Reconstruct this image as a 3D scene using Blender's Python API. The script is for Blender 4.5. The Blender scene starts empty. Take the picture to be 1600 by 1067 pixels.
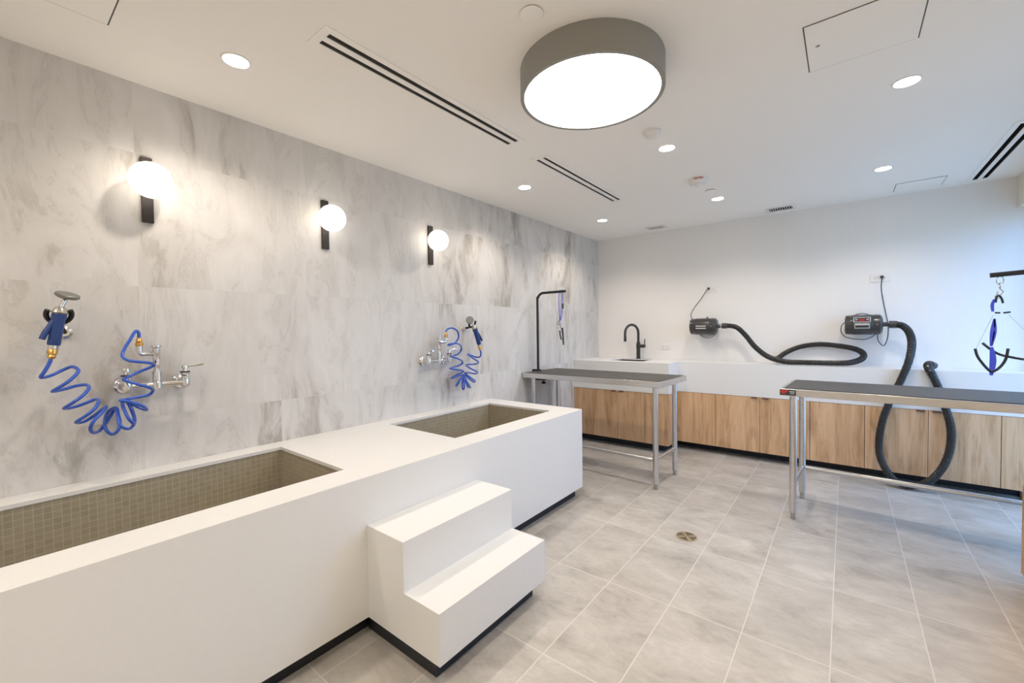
import bpy, bmesh, math, random
from mathutils import Vector, Matrix

random.seed(7)
sc = bpy.context.scene
col = sc.collection
PI = math.pi

# ------------------------------------------------------------------ camera
cam_d = bpy.data.cameras.new('camera')
cam = bpy.data.objects.new('camera', cam_d)
col.objects.link(cam)
_r = Vector((0.78487365, 0.61951659, -0.0131359))
_u = Vector((-0.00586701, 0.0286274, 0.99957293))
_f = Vector((-0.61962806, 0.78446139, -0.0261036))
m = Matrix(((_r.x, _u.x, -_f.x), (_r.y, _u.y, -_f.y), (_r.z, _u.z, -_f.z)))
cam.matrix_world = Matrix.Translation((2.51390972, -4.99834606, 1.29624)) @ m.to_4x4()
cam_d.sensor_width = 36.0
cam_d.lens = 659.5965 / 1600 * 36.0
cam_d.clip_start = 0.02
cam_d.clip_end = 100
sc.camera = cam

# ------------------------------------------------------------------ world, exposure, light levels
w = bpy.data.worlds.new('world')
sc.world = w
w.use_nodes = True
_nt = w.node_tree
bg = _nt.nodes['Background']
_tc = _nt.nodes.new('ShaderNodeTexCoord'); _sx = _nt.nodes.new('ShaderNodeSeparateXYZ')
_nt.links.new(_tc.outputs['Generated'], _sx.inputs[0])
_rp = _nt.nodes.new('ShaderNodeValToRGB')          # darker street below, clear blue sky above
_e = _rp.color_ramp.elements
_e[0].position = 0.0; _e[0].color = (0.12, 0.20, 0.30, 1)
_e[1].position = 1.0; _e[1].color = (0.30, 0.56, 1.0, 1)
for _p, _c in ((0.485, (0.20, 0.31, 0.44, 1)), (0.52, (0.36, 0.60, 0.98, 1)), (0.65, (0.27, 0.53, 1.0, 1))):
    _x = _e.new(_p); _x.color = _c
_ma = _nt.nodes.new('ShaderNodeMath'); _ma.operation = 'MULTIPLY_ADD'; _ma.inputs[1].default_value = 0.5; _ma.inputs[2].default_value = 0.5
_nt.links.new(_sx.outputs[2], _ma.inputs[0]); _nt.links.new(_ma.outputs[0], _rp.inputs[0])
_nt.links.new(_rp.outputs[0], bg.inputs['Color'])
bg.inputs['Strength'].default_value = 3.0
sc.view_settings.view_transform = 'Standard'
sc.view_settings.look = 'None'
sc.view_settings.gamma = 1.0
sc.view_settings.exposure = 0.74
try:
    sc.cycles.use_denoising = True
    sc.cycles.denoiser = 'OPENIMAGEDENOISE'
    sc.cycles.max_bounces = 10
    sc.cycles.diffuse_bounces = 7
    sc.cycles.sample_clamp_indirect = 6.0
    sc.cycles.caustics_reflective = False
    sc.cycles.caustics_refractive = False
    sc.cycles.blur_glossy = 0.5
except Exception:
    pass
SPOT_W = 20.5          # each recessed downlight
DRUM_E = 6.6          # diffuser of the drum lamp
GLOBE_E = 2.2         # wall globes
WARM = (1.0, 0.88, 0.755)

ROOM_X, ROOM_Y, CEIL = 3.55, -7.0, 2.432

# window portals (guide sampling of the daylight coming through the openings)
def portal(y0, y1, z0, z1):
    l = bpy.data.lights.new('window_portal', 'AREA')
    l.shape = 'RECTANGLE'; l.size = z1 - z0; l.size_y = y1 - y0
    l.cycles.is_portal = True
    o = bpy.data.objects.new('window_portal', l); col.objects.link(o)
    o.location = (ROOM_X + 0.16, (y0 + y1) / 2, (z0 + z1) / 2)
    o.rotation_euler = (0, PI / 2, 0)
WIN1 = (-1.74, 0.0, 0.05, 2.19)
WIN2 = (-2.90, -1.90, 0.55, 2.17)
portal(*WIN1); portal(*WIN2)

# ------------------------------------------------------------------ node helpers
def new_mat(name):
    mt = bpy.data.materials.new(name); mt.use_nodes = True
    nt = mt.node_tree
    return mt, nt, nt.nodes['Principled BSDF']

def plain(name, colr, rough=0.5, metal=0.0, spec=0.5, coat=0.0):
    mt, nt, b = new_mat(name)
    b.inputs['Base Color'].default_value = (*colr, 1)
    b.inputs['Roughness'].default_value = rough
    b.inputs['Metallic'].default_value = metal
    b.inputs['Specular IOR Level'].default_value = spec
    if coat: b.inputs['Coat Weight'].default_value = coat
    return mt

def nd(nt, t, **kw):
    n = nt.nodes.new(t)
    for k, v in kw.items():
        if hasattr(n, k): setattr(n, k, v)
        else: n.inputs[k].default_value = v
    return n

def noise(nt, vec, scale, detail=4, rough=0.55, dist=0.0):
    n = nt.nodes.new('ShaderNodeTexNoise')
    n.inputs['Scale'].default_value = scale
    n.inputs['Detail'].default_value = detail
    n.inputs['Roughness'].default_value = rough
    n.inputs['Distortion'].default_value = dist
    if vec is not None: nt.links.new(vec, n.inputs['Vector'])
    return n

def ramp(nt, fac, stops):
    r = nt.nodes.new('ShaderNodeValToRGB')
    e = r.color_ramp.elements
    while len(e) > 1: e.remove(e[-1])
    e[0].position = stops[0][0]; e[0].color = (*stops[0][1], 1)
    for p, c in stops[1:]:
        x = e.new(p); x.color = (*c, 1)
    nt.links.new(fac, r.inputs['Fac'])
    return r

def mixc(nt, fac, a, b, mode='MIX'):
    n = nt.nodes.new('ShaderNodeMix'); n.data_type = 'RGBA'; n.blend_type = mode
    for s, v in ((0, fac), (6, a), (7, b)):
        if isinstance(v, (int, float)): n.inputs[s].default_value = v
        elif isinstance(v, tuple): n.inputs[s].default_value = (*v, 1)
        else: nt.links.new(v, n.inputs[s])
    return n.outputs[2]

def vmath(nt, op, a, b=None):
    n = nt.nodes.new('ShaderNodeVectorMath'); n.operation = op
    for i, v in enumerate((a, b)):
        if v is None: continue
        if isinstance(v, tuple): n.inputs[i].default_value = v
        else: nt.links.new(v, n.inputs[i])
    return n.outputs[0]

def fmath(nt, op, a, b=None):
    n = nt.nodes.new('ShaderNodeMath'); n.operation = op
    for i, v in enumerate((a, b)):
        if v is None: continue
        if isinstance(v, (int, float)): n.inputs[i].default_value = v
        else: nt.links.new(v, n.inputs[i])
    return n.outputs[0]

def bump(nt, b, h, strength, dist=0.002):
    n = nt.nodes.new('ShaderNodeBump')
    n.inputs['Strength'].default_value = strength
    n.inputs['Distance'].default_value = dist
    nt.links.new(h, n.inputs['Height'])
    nt.links.new(n.outputs[0], b.inputs['Normal'])

def comb(nt, x, y, z):
    n = nt.nodes.new('ShaderNodeCombineXYZ')
    for i, v in enumerate((x, y, z)):
        if isinstance(v, (int, float)): n.inputs[i].default_value = v
        else: nt.links.new(v, n.inputs[i])
    return n.outputs[0]

def world_pos(nt):
    g = nt.nodes.new('ShaderNodeNewGeometry')
    s = nt.nodes.new('ShaderNodeSeparateXYZ')
    nt.links.new(g.outputs['Position'], s.inputs[0])
    return g.outputs['Position'], s.outputs[0], s.outputs[1], s.outputs[2]

def brick(nt, vec, bw, rh, mortar, off=0.0):
    n = nt.nodes.new('ShaderNodeTexBrick')
    n.offset = off; n.squash = 1.0
    n.inputs['Scale'].default_value = 1.0
    n.inputs['Color1'].default_value = (0, 0, 0, 1)
    n.inputs['Color2'].default_value = (1, 1, 1, 1)
    n.inputs['Mortar'].default_value = (0.5, 0.5, 0.5, 1)
    n.inputs['Mortar Size'].default_value = mortar
    n.inputs['Mortar Smooth'].default_value = 0.1
    n.inputs['Bias'].default_value = 0.0
    n.inputs['Brick Width'].default_value = bw
    n.inputs['Row Height'].default_value = rh
    nt.links.new(vec, n.inputs['Vector'])
    return n

def cell_id(nt, a, b, sa, sb):
    """two whole numbers per tile"""
    ia = fmath(nt, 'FLOOR', fmath(nt, 'DIVIDE', a, sa))
    ib = fmath(nt, 'FLOOR', fmath(nt, 'DIVIDE', b, sb))
    wn = nt.nodes.new('ShaderNodeTexWhiteNoise'); wn.noise_dimensions = '3D'
    nt.links.new(comb(nt, ia, ib, 3.0), wn.inputs['Vector'])
    return wn.outputs['Value'], wn.outputs['Color']

# ------------------------------------------------------------------ materials
def mat_floor():
    mt, nt, b = new_mat('floor_stone_tile')
    P, x, y, z = world_pos(nt)
    xs = fmath(nt, 'SUBTRACT', x, 2.476 - 0.3018 * 12); ys = fmath(nt, 'SUBTRACT', y, -2.42 - 0.604 * 12)
    br = brick(nt, comb(nt, xs, ys, 0.0), 0.3018, 0.604, 0.0022)
    v, c = cell_id(nt, xs, ys, 0.3018, 0.604)
    off = vmath(nt, 'SCALE', c); off.node.inputs['Scale'].default_value = 40.0
    st = vmath(nt, 'ADD', vmath(nt, 'MULTIPLY', P, (1.0, 1.6, 1.0)), off)
    n1 = noise(nt, st, 3.0, 7, 0.65, 0.5)
    n2 = noise(nt, vmath(nt, 'ADD', vmath(nt, 'MULTIPLY', P, (1.0, 1.7, 1.0)), off), 15, 9, 0.75, 0.5)
    f = fmath(nt, 'ADD', fmath(nt, 'MULTIPLY', n1.outputs['Fac'], 0.68), fmath(nt, 'MULTIPLY', n2.outputs['Fac'], 0.32))
    r = ramp(nt, f, [(0.36, (0.32, 0.288, 0.25)), (0.45, (0.42, 0.385, 0.342)), (0.54, (0.49, 0.455, 0.408)), (0.64, (0.58, 0.545, 0.495))])
    tone = mixc(nt, fmath(nt, 'MULTIPLY', v, 0.22), r.outputs[0], (0.37, 0.34, 0.305))
    cc = mixc(nt, br.outputs['Fac'], tone, (0.62, 0.58, 0.53))
    nt.links.new(cc, b.inputs['Base Color'])
    b.inputs['Roughness'].default_value = 0.42
    h = fmath(nt, 'SUBTRACT', fmath(nt, 'MULTIPLY', n2.outputs['Fac'], 0.25), br.outputs['Fac'])
    bump(nt, b, h, 0.25, 0.002)
    return mt

def mat_marble():
    mt, nt, b = new_mat('wall_marble_tile')
    P, x, y, z = world_pos(nt)
    ys = fmath(nt, 'SUBTRACT', y, -2.738 - 0.6 * 12); zs = fmath(nt, 'SUBTRACT', z, 1.518 - 0.6 * 6)
    br = brick(nt, comb(nt, ys, zs, 0.0), 0.6, 0.6, 0.0014)
    v, c = cell_id(nt, ys, zs, 0.6, 0.6)
    off = vmath(nt, 'SCALE', c); off.node.inputs['Scale'].default_value = 0.35
    # diagonal streaking
    mp = nt.nodes.new('ShaderNodeMapping'); mp.inputs['Rotation'].default_value = (math.radians(-28), 0, 0)
    mp.inputs['Scale'].default_value = (1, 1.9, 0.62)
    nt.links.new(vmath(nt, 'ADD', P, off), mp.inputs['Vector'])
    n1 = noise(nt, mp.outputs[0], 0.75, 6, 0.62, 0.9)
    n2 = noise(nt, mp.outputs[0], 3.0, 9, 0.66, 1.3)
    n3 = noise(nt, vmath(nt, 'ADD', P, off), 20, 6, 0.7, 0.4)
    f = fmath(nt, 'ADD', fmath(nt, 'MULTIPLY', n1.outputs['Fac'], 0.62), fmath(nt, 'MULTIPLY', n2.outputs['Fac'], 0.38))
    r = ramp(nt, f, [(0.34, (0.26, 0.235, 0.20)), (0.41, (0.41, 0.385, 0.35)), (0.465, (0.585, 0.565, 0.54)), (0.60, (0.68, 0.665, 0.65))])
    # fine dark veins
    vn = fmath(nt, 'ABSOLUTE', fmath(nt, 'SUBTRACT', n2.outputs['Fac'], 0.44))
    vr = ramp(nt, vn, [(0.0, (1, 1, 1)), (0.014, (0, 0, 0))])
    vf = fmath(nt, 'MULTIPLY', vr.outputs[0], fmath(nt, 'MULTIPLY', n3.outputs['Fac'], 0.42))
    c2 = mixc(nt, vf, r.outputs[0], (0.26, 0.24, 0.235))
    c3 = mixc(nt, fmath(nt, 'MULTIPLY', v, 0.06), c2, (0.52, 0.51, 0.52))
    cc = mixc(nt, fmath(nt, 'MULTIPLY', br.outputs['Fac'], 0.7), c3, (0.60, 0.58, 0.55))
    nt.links.new(cc, b.inputs['Base Color'])
    b.inputs['Roughness'].default_value = 0.45
    bump(nt, b, fmath(nt, 'SUBTRACT', 1.0, br.outputs['Fac']), 0.15, 0.001)
    return mt

def mat_fluted():
    mt, nt, b = new_mat('fluted_white_wall_tile')
    P, x, y, z = world_pos(nt)
    s = fmath(nt, 'SINE', fmath(nt, 'MULTIPLY', x, 2 * PI / 0.0205))
    s = fmath(nt, 'ABSOLUTE', s)
    xs = fmath(nt, 'ADD', x, 0.02)
    v, c = cell_id(nt, xs, z, 0.205, 5.0)
    tone = mixc(nt, fmath(nt, 'MULTIPLY', v, 0.25), (0.83, 0.81, 0.785), (0.80, 0.78, 0.755))
    nt.links.new(tone, b.inputs['Base Color'])
    b.inputs['Roughness'].default_value = 0.38
    bump(nt, b, s, 0.35, 0.0015)
    return mt

def mat_wood():
    mt, nt, b = new_mat('oak_laminate')
    P, x, y, z = world_pos(nt)
    xy = fmath(nt, 'ADD', x, y)
    v, c = cell_id(nt, fmath(nt, 'ADD', xy, 0.03), z, 0.118, 5.0)
    off = vmath(nt, 'SCALE', c); off.node.inputs['Scale'].default_value = 9.0
    p1 = vmath(nt, 'ADD', vmath(nt, 'MULTIPLY', P, (9.0, 9.0, 0.9)), off)
    n1 = noise(nt, p1, 1.1, 6, 0.62, 1.6)
    n2 = noise(nt, vmath(nt, 'ADD', vmath(nt, 'MULTIPLY', P, (60.0, 60.0, 2.0)), off), 2.5, 4, 0.6, 0.2)
    n3 = noise(nt, vmath(nt, 'ADD', vmath(nt, 'MULTIPLY', P, (3.0, 3.0, 1.6)), off), 2.2, 3, 0.5, 0.4)
    f = fmath(nt, 'ADD', fmath(nt, 'MULTIPLY', n1.outputs['Fac'], 0.72), fmath(nt, 'MULTIPLY', n2.outputs['Fac'], 0.28))
    r = ramp(nt, f, [(0.33, (0.34, 0.185, 0.09)), (0.43, (0.52, 0.315, 0.165)), (0.53, (0.64, 0.415, 0.24)), (0.65, (0.73, 0.51, 0.32))])
    kr = ramp(nt, n3.outputs['Fac'], [(0.31, (1, 1, 1)), (0.41, (0, 0, 0))])
    c1 = mixc(nt, fmath(nt, 'MULTIPLY', kr.outputs[0], 0.45), r.outputs[0], (0.25, 0.13, 0.06))
    c2 = mixc(nt, fmath(nt, 'MULTIPLY', v, 0.30), c1, (0.62, 0.395, 0.22))
    nt.links.new(c2, b.inputs['Base Color'])
    b.inputs['Roughness'].default_value = 0.5
    return mt

def mat_mosaic():
    mt, nt, b = new_mat('olive_mosaic_tile')
    P, x, y, z = world_pos(nt)
    g = nt.nodes.new('ShaderNodeNewGeometry'); sn = nt.nodes.new('ShaderNodeSeparateXYZ')
    nt.links.new(g.outputs['True Normal'], sn.inputs[0])
    ax = fmath(nt, 'GREATER_THAN', fmath(nt, 'ABSOLUTE', sn.outputs[0]), 0.5)
    az = fmath(nt, 'GREATER_THAN', fmath(nt, 'ABSOLUTE', sn.outputs[2]), 0.5)
    def sel(fac, a, b_):   # fac ? a : b
        return fmath(nt, 'ADD', fmath(nt, 'MULTIPLY', fac, a), fmath(nt, 'MULTIPLY', fmath(nt, 'SUBTRACT', 1.0, fac), b_))
    u = fmath(nt, 'ADD', sel(ax, y, x), 10.0)
    vv = fmath(nt, 'ADD', sel(az, y, z), 10.0)
    br = brick(nt, comb(nt, u, vv, 0.0), 0.0247, 0.0247, 0.0011)
    v, c = cell_id(nt, u, vv, 0.0247, 0.0247)
    t = mixc(nt, v, (0.30, 0.265, 0.19), (0.345, 0.305, 0.225))
    cc = mixc(nt, br.outputs['Fac'], t, (0.44, 0.40, 0.33))
    nt.links.new(cc, b.inputs['Base Color'])
    b.inputs['Roughness'].default_value = 0.35
    bump(nt, b, fmath(nt, 'SUBTRACT', 1.0, br.outputs['Fac']), 0.3, 0.001)
    return mt

def mat_steel():
    mt, nt, b = new_mat('brushed_steel')
    P, x, y, z = world_pos(nt)
    n = noise(nt, vmath(nt, 'MULTIPLY', P, (6, 6, 40)), 3, 3, 0.5)
    r = ramp(nt, n.outputs['Fac'], [(0.3, (0.60, 0.59, 0.58)), (0.7, (0.68, 0.67, 0.66))])
    nt.links.new(r.outputs[0], b.inputs['Base Color'])
    b.inputs['Metallic'].default_value = 1.0
    b.inputs['Roughness'].default_value = 0.28
    return mt

def mat_rubber():
    mt, nt, b = new_mat('ribbed_rubber_mat')
    P, x, y, z = world_pos(nt)
    n = noise(nt, P, 90, 3, 0.6)
    r = ramp(nt, n.outputs['Fac'], [(0.3, (0.050, 0.048, 0.044)), (0.7, (0.078, 0.075, 0.070))])
    nt.links.new(r.outputs[0], b.inputs['Base Color'])
    b.inputs['Roughness'].default_value = 0.55
    b.inputs['Specular IOR Level'].default_value = 0.35
    s = fmath(nt, 'SINE', fmath(nt, 'MULTIPLY', y, 2 * PI / 0.006))
    bump(nt, b, s, 0.25, 0.001)
    return mt

def mat_quartz():
    mt, nt, b = new_mat('white_solid_surface')
    P, x, y, z = world_pos(nt)
    n = noise(nt, P, 60, 3, 0.6)
    r = ramp(nt, n.outputs['Fac'], [(0.3, (0.72, 0.715, 0.70)), (0.7, (0.735, 0.73, 0.715))])
    nt.links.new(r.outputs[0], b.inputs['Base Color'])
    b.inputs['Roughness'].default_value = 0.36
    return mt

def mat_emit(name, colr, strength):
    mt, nt, b = new_mat(name)
    b.inputs['Base Color'].default_value = (0.8, 0.8, 0.8, 1)
    b.inputs['Emission Color'].default_value = (*colr, 1)
    b.inputs['Emission Strength'].default_value = strength
    b.inputs['Roughness'].default_value = 0.4
    return mt

def mat_glass():
    mt = bpy.data.materials.new('window_glass'); mt.use_nodes = True
    nt = mt.node_tree; nt.nodes.clear()
    o = nt.nodes.new('ShaderNodeOutputMaterial')
    t = nt.nodes.new('ShaderNodeBsdfTransparent'); g = nt.nodes.new('ShaderNodeBsdfGlossy')
    g.inputs['Roughness'].default_value = 0.02
    lw = nt.nodes.new('ShaderNodeLayerWeight'); lw.inputs['Blend'].default_value = 0.5
    pw = nt.nodes.new('ShaderNodeMath'); pw.operation = 'POWER'; pw.inputs[1].default_value = 5.0
    nt.links.new(lw.outputs['Facing'], pw.inputs[0])
    fr = nt.nodes.new('ShaderNodeMath'); fr.operation = 'MULTIPLY_ADD'; fr.inputs[1].default_value = 0.6; fr.inputs[2].default_value = 0.04
    nt.links.new(pw.outputs[0], fr.inputs[0])
    mx = nt.nodes.new('ShaderNodeMixShader')
    nt.links.new(fr.outputs[0], mx.inputs[0]); nt.links.new(t.outputs[0], mx.inputs[1]); nt.links.new(g.outputs[0], mx.inputs[2])
    nt.links.new(mx.outputs[0], o.inputs[0])
    return mt

M = {}
M['floor'] = mat_floor(); M['marble'] = mat_marble(); M['fluted'] = mat_fluted(); M['wood'] = mat_wood()
M['mosaic'] = mat_mosaic(); M['steel'] = mat_steel(); M['mat'] = mat_rubber(); M['quartz'] = mat_quartz()
M['ceiling'] = plain('ceiling_paint', (0.92, 0.90, 0.87), 0.9, spec=0.2)
M['white_wall'] = plain('white_wall_paint', (0.86, 0.84, 0.80), 0.8)
M['cream'] = plain('cream_window_frame', (0.80, 0.76, 0.64), 0.6)
M['kick'] = plain('dark_kickboard', (0.012, 0.014, 0.02), 0.45)
M['black'] = plain('black_powder_coat', (0.012, 0.011, 0.010), 0.38)
M['matte_black'] = plain('matte_black_faucet', (0.035, 0.030, 0.025), 0.42)
M['bronze'] = plain('dark_bronze_plate', (0.035, 0.028, 0.024), 0.4, metal=0.3)
M['black_plastic'] = plain('black_plastic', (0.045, 0.043, 0.041), 0.3)
M['brown_metal'] = plain('brown_metal_pull', (0.16, 0.09, 0.05), 0.4, metal=0.3)
M['grey_plastic'] = plain('grey_plastic', (0.30, 0.30, 0.29), 0.35)
M['silver'] = plain('silver_stripe', (0.62, 0.61, 0.60), 0.3, metal=0.6)
M['hose_black'] = plain('black_flexible_hose', (0.034, 0.033, 0.032), 0.26)
M['chrome'] = plain('chrome', (0.72, 0.72, 0.72), 0.12, metal=1.0)
M['satin'] = plain('satin_nickel', (0.45, 0.44, 0.40), 0.35, metal=1.0)
M['head_grey'] = plain('dull_grey_spray_head', (0.20, 0.20, 0.18), 0.45, metal=0.4)
M['brass'] = plain('brass', (0.80, 0.48, 0.16), 0.28, metal=1.0)
M['drain_brass'] = plain('pale_brass_drain', (0.62, 0.52, 0.34), 0.35, metal=1.0)
M['hose_blue'] = plain('blue_coil_hose', (0.022, 0.095, 0.50), 0.28, coat=0.4)
M['grip_blue'] = plain('navy_blue_grip', (0.018, 0.05, 0.20), 0.35)
M['cord_blue'] = plain('blue_nylon_cord', (0.06, 0.075, 0.55), 0.6)
M['drum'] = plain('grey_drum_shade', (0.29, 0.285, 0.265), 0.6)
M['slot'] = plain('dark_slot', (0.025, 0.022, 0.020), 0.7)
M['slot_grey'] = plain('dim_slot', (0.13, 0.12, 0.11), 0.6)
M['white_plastic'] = plain('white_plastic', (0.80, 0.78, 0.75), 0.4)
M['red'] = plain('red_print', (0.55, 0.03, 0.02), 0.5)
M['grey_print'] = plain('grey_print', (0.42, 0.42, 0.42), 0.5)
M['gap'] = plain('shadow_gap', (0.10, 0.095, 0.085), 0.9)
M['drum_light'] = mat_emit('drum_diffuser_glow', (1.0, 0.95, 0.88), DRUM_E)
M['globe_light'] = mat_emit('globe_glow', (1.0, 0.90, 0.78), GLOBE_E)
M['down_light'] = mat_emit('downlight_lens_glow', (1.0, 0.95, 0.88), 22.0)
M['glass'] = mat_glass()

# ------------------------------------------------------------------ mesh helpers
def add_box(bm, x0, x1, y0, y1, z0, z1):
    v = [bm.verts.new(p) for p in ((x0, y0, z0), (x1, y0, z0), (x1, y1, z0), (x0, y1, z0), (x0, y0, z1), (x1, y0, z1), (x1, y1, z1), (x0, y1, z1))]
    for f in ((0, 3, 2, 1), (4, 5, 6, 7), (0, 1, 5, 4), (1, 2, 6, 5), (2, 3, 7, 6), (3, 0, 4, 7)):
        bm.faces.new([v[i] for i in f])
    return v

def frame_from(d):
    d = d.normalized()
    a = Vector((0, 0, 1)) if abs(d.z) < 0.9 else Vector((1, 0, 0))
    u = d.cross(a).normalized()
    return u, d.cross(u).normalized()

def add_lathe(bm, origin, axis, prof, n=28, cap=True):
    """prof: list of (distance along axis, radius)"""
    o = Vector(origin); ax = Vector(axis).normalized(); u, v = frame_from(ax)
    rings = []
    for (h, r) in prof:
        c = o + ax * h
        rings.append([bm.verts.new(c + (u * math.cos(t) + v * math.sin(t)) * max(r, 1e-5)) for t in [2 * PI * i / n for i in range(n)]])
    for a, b in zip(rings, rings[1:]):
        for i in range(n):
            bm.faces.new((a[i], a[(i + 1) % n], b[(i + 1) % n], b[i]))
    if cap:
        bm.faces.new(list(reversed(rings[0]))); bm.faces.new(rings[-1])

def add_cyl(bm, p0, p1, r0, r1=None, n=20):
    p0 = Vector(p0); p1 = Vector(p1)
    add_lathe(bm, p0, p1 - p0, [(0, r0), ((p1 - p0).length, r0 if r1 is None else r1)], n)

def catmull(pts, step):
    P = [Vector(p) for p in pts]
    P = [P[0] * 2 - P[1]] + P + [P[-1] * 2 - P[-2]]
    out = []
    for i in range(1, len(P) - 2):
        a, b, c, d = P[i - 1:i + 3]
        k = max(1, int(math.ceil((c - b).length / step)))
        for j in range(k):
            t = j / k
            out.append(0.5 * ((2 * b) + (c - a) * t + (2 * a - 5 * b + 4 * c - d) * t * t + (3 * b - a - 3 * c + d) * t ** 3))
    out.append(P[-2])
    return out

def add_tube(bm, path, rad, n=10, cap=True):
    """rad: number or function(index, arc length)"""
    path = [Vector(p) for p in path]
    T = []
    for i in range(len(path)):
        a = path[max(0, i - 1)]; b = path[min(len(path) - 1, i + 1)]
        T.append((b - a).normalized())
    u, v = frame_from(T[0]); rings = []; s = 0
    for i, p in enumerate(path):
        if i:
            s += (p - path[i - 1]).length
            u = (u - T[i] * u.dot(T[i])).normalized(); v = T[i].cross(u)
        r = rad(i, s) if callable(rad) else rad
        rings.append([bm.verts.new(p + (u * math.cos(t) + v * math.sin(t)) * r) for t in [2 * PI * k / n for k in range(n)]])
    for a, b in zip(rings, rings[1:]):
        for i in range(n):
            bm.faces.new((a[i], a[(i + 1) % n], b[(i + 1) % n], b[i]))
    if cap:
        bm.faces.new(list(reversed(rings[0]))); bm.faces.new(rings[-1])

def add_sphere(bm, c, r, seg=40, rings=24):
    bmesh.ops.create_uvsphere(bm, u_segments=seg, v_segments=rings, radius=r, matrix=Matrix.Translation(c))

def add_slab_holes(bm, a0, a1, b0, b1, t0, t1, holes, place):
    """rectangular slab a x b with thickness t0..t1 and rectangular holes; place(a,b,t)->xyz"""
    A = sorted({a0, a1, *[h[0] for h in holes], *[h[1] for h in holes]})
    B = sorted({b0, b1, *[h[2] for h in holes], *[h[3] for h in holes]})
    A = [a for a in A if a0 <= a <= a1]; B = [b for b in B if b0 <= b <= b1]
    solid = {}
    for i in range(len(A) - 1):
        for j in range(len(B) - 1):
            ca = (A[i] + A[i + 1]) / 2; cb = (B[j] + B[j + 1]) / 2
            solid[i, j] = not any(h[0] < ca < h[1] and h[2] < cb < h[3] for h in holes)
    vs = {}
    def V(i, j, k):
        if (i, j, k) not in vs: vs[i, j, k] = bm.verts.new(place(A[i], B[j], (t0, t1)[k]))
        return vs[i, j, k]
    for (i, j), s in solid.items():
        if not s: continue
        bm.faces.new((V(i, j, 1), V(i + 1, j, 1), V(i + 1, j + 1, 1), V(i, j + 1, 1)))
        bm.faces.new((V(i, j, 0), V(i, j + 1, 0), V(i + 1, j + 1, 0), V(i + 1, j, 0)))
        for di, dj, e in ((-1, 0, ((i, j), (i, j + 1))), (1, 0, ((i + 1, j), (i + 1, j + 1))), (0, -1, ((i, j), (i + 1, j))), (0, 1, ((i, j + 1), (i + 1, j + 1)))):
            if not solid.get((i + di, j + dj), False):
                (p, q) = e
                bm.faces.new((V(*p, 0), V(*q, 0), V(*q, 1), V(*p, 1)))

def obj(name, bm, mat, parent=None, bev=0.0, smooth=False, segs=2):
    bmesh.ops.recalc_face_normals(bm, faces=bm.faces[:])
    me = bpy.data.meshes.new(name); bm.to_mesh(me); bm.free()
    me.materials.append(M[mat] if isinstance(mat, str) else mat)
    if smooth:
        for p in me.polygons: p.use_smooth = True
    o = bpy.data.objects.new(name, me); col.objects.link(o)
    if parent is not None:
        o.parent = parent
        me.transform(Matrix.Translation(parent.location).inverted() if parent.type == 'EMPTY' and parent.parent is None else Matrix.Identity(4))
    if bev:
        b = o.modifiers.new('bevel', 'BEVEL'); b.width = bev; b.segments = segs; b.limit_method = 'ANGLE'; b.angle_limit = math.radians(40)
    if smooth:
        try:
            me.set_sharp_from_angle(angle=math.radians(38))
        except Exception:
            pass
    return o

def root_of(o):
    while o.parent: o = o.parent
    return o

def sub(name, bm, mat, part, **kw):
    """a sub-part: its mesh is written in world coordinates like its part's"""
    o = obj(name, bm, mat, None, **kw)
    r = root_of(part)
    if r.type == 'EMPTY': o.data.transform(Matrix.Translation(r.location).inverted())
    o.parent = part
    return o

def thing(name, label, cat, loc=(0, 0, 0), group=None):
    o = bpy.data.objects.new(name, None); col.objects.link(o)
    o.empty_display_size = 0.1
    o.location = loc; o['label'] = label; o['category'] = cat
    if group: o['group'] = group
    return o

def struct(name, bm, mat, parent=None, **kw):
    o = obj(name, bm, mat, parent, **kw)
    if parent is None: o['kind'] = 'structure'
    return o

def box(x0, x1, y0, y1, z0, z1):
    bm = bmesh.new(); add_box(bm, x0, x1, y0, y1, z0, z1); return bm
def cyl(p0, p1, r0, r1=None, n=20):
    bm = bmesh.new(); add_cyl(bm, p0, p1, r0, r1, n); return bm
def lathe(o, ax, prof, n=28):
    bm = bmesh.new(); add_lathe(bm, o, ax, prof, n); return bm
def tube(pts, r, step=0.006, n=10):
    bm = bmesh.new(); add_tube(bm, catmull(pts, step), r, n); return bm

def copy_tree(o, parent=None):
    c = o.copy(); col.objects.link(c); c.parent = parent
    for ch in list(o.children): copy_tree(ch, c)
    return c
def relabel(o, label, loc=None):
    o['label'] = label
    if loc is not None: o.location = loc
    return o

# ------------------------------------------------------------------ the setting
struct('floor', box(-0.15, ROOM_X + 0.15, ROOM_Y - 0.15, 0.15, -0.12, 0), 'floor')
SLOTS = [   # x0, x1, y0, y1 of each ceiling slot (two per diffuser)
    (0.890, 0.915, -4.137, -2.958), (0.945, 0.972, -4.137, -2.958),
    (0.885, 0.906, -2.652, -1.470), (0.938, 0.960, -2.652, -1.470),
    (3.288, 3.316, -1.300, -0.117), (3.342, 3.370, -1.300, -0.117)]
VENTS = [(0.760, 0.920, -0.300, -0.190), (1.925, 2.115, -0.245, -0.125)]
bm = bmesh.new()
add_slab_holes(bm, -0.15, ROOM_X + 0.15, ROOM_Y - 0.15, 0.15, CEIL, CEIL + 0.12, SLOTS + VENTS, lambda a, b, t: (a, b, t))
struct('ceiling', bm, 'ceiling')
struct('wall_left', box(-0.15, 0, ROOM_Y, 0, 0, CEIL), 'marble')
struct('wall_back', box(-0.15, ROOM_X + 0.15, 0, 0.15, 0, CEIL), 'fluted')
struct('wall_front', box(-0.15, ROOM_X + 0.15, ROOM_Y - 0.15, ROOM_Y, 0, CEIL), 'white_wall')
bm = bmesh.new()
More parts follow.
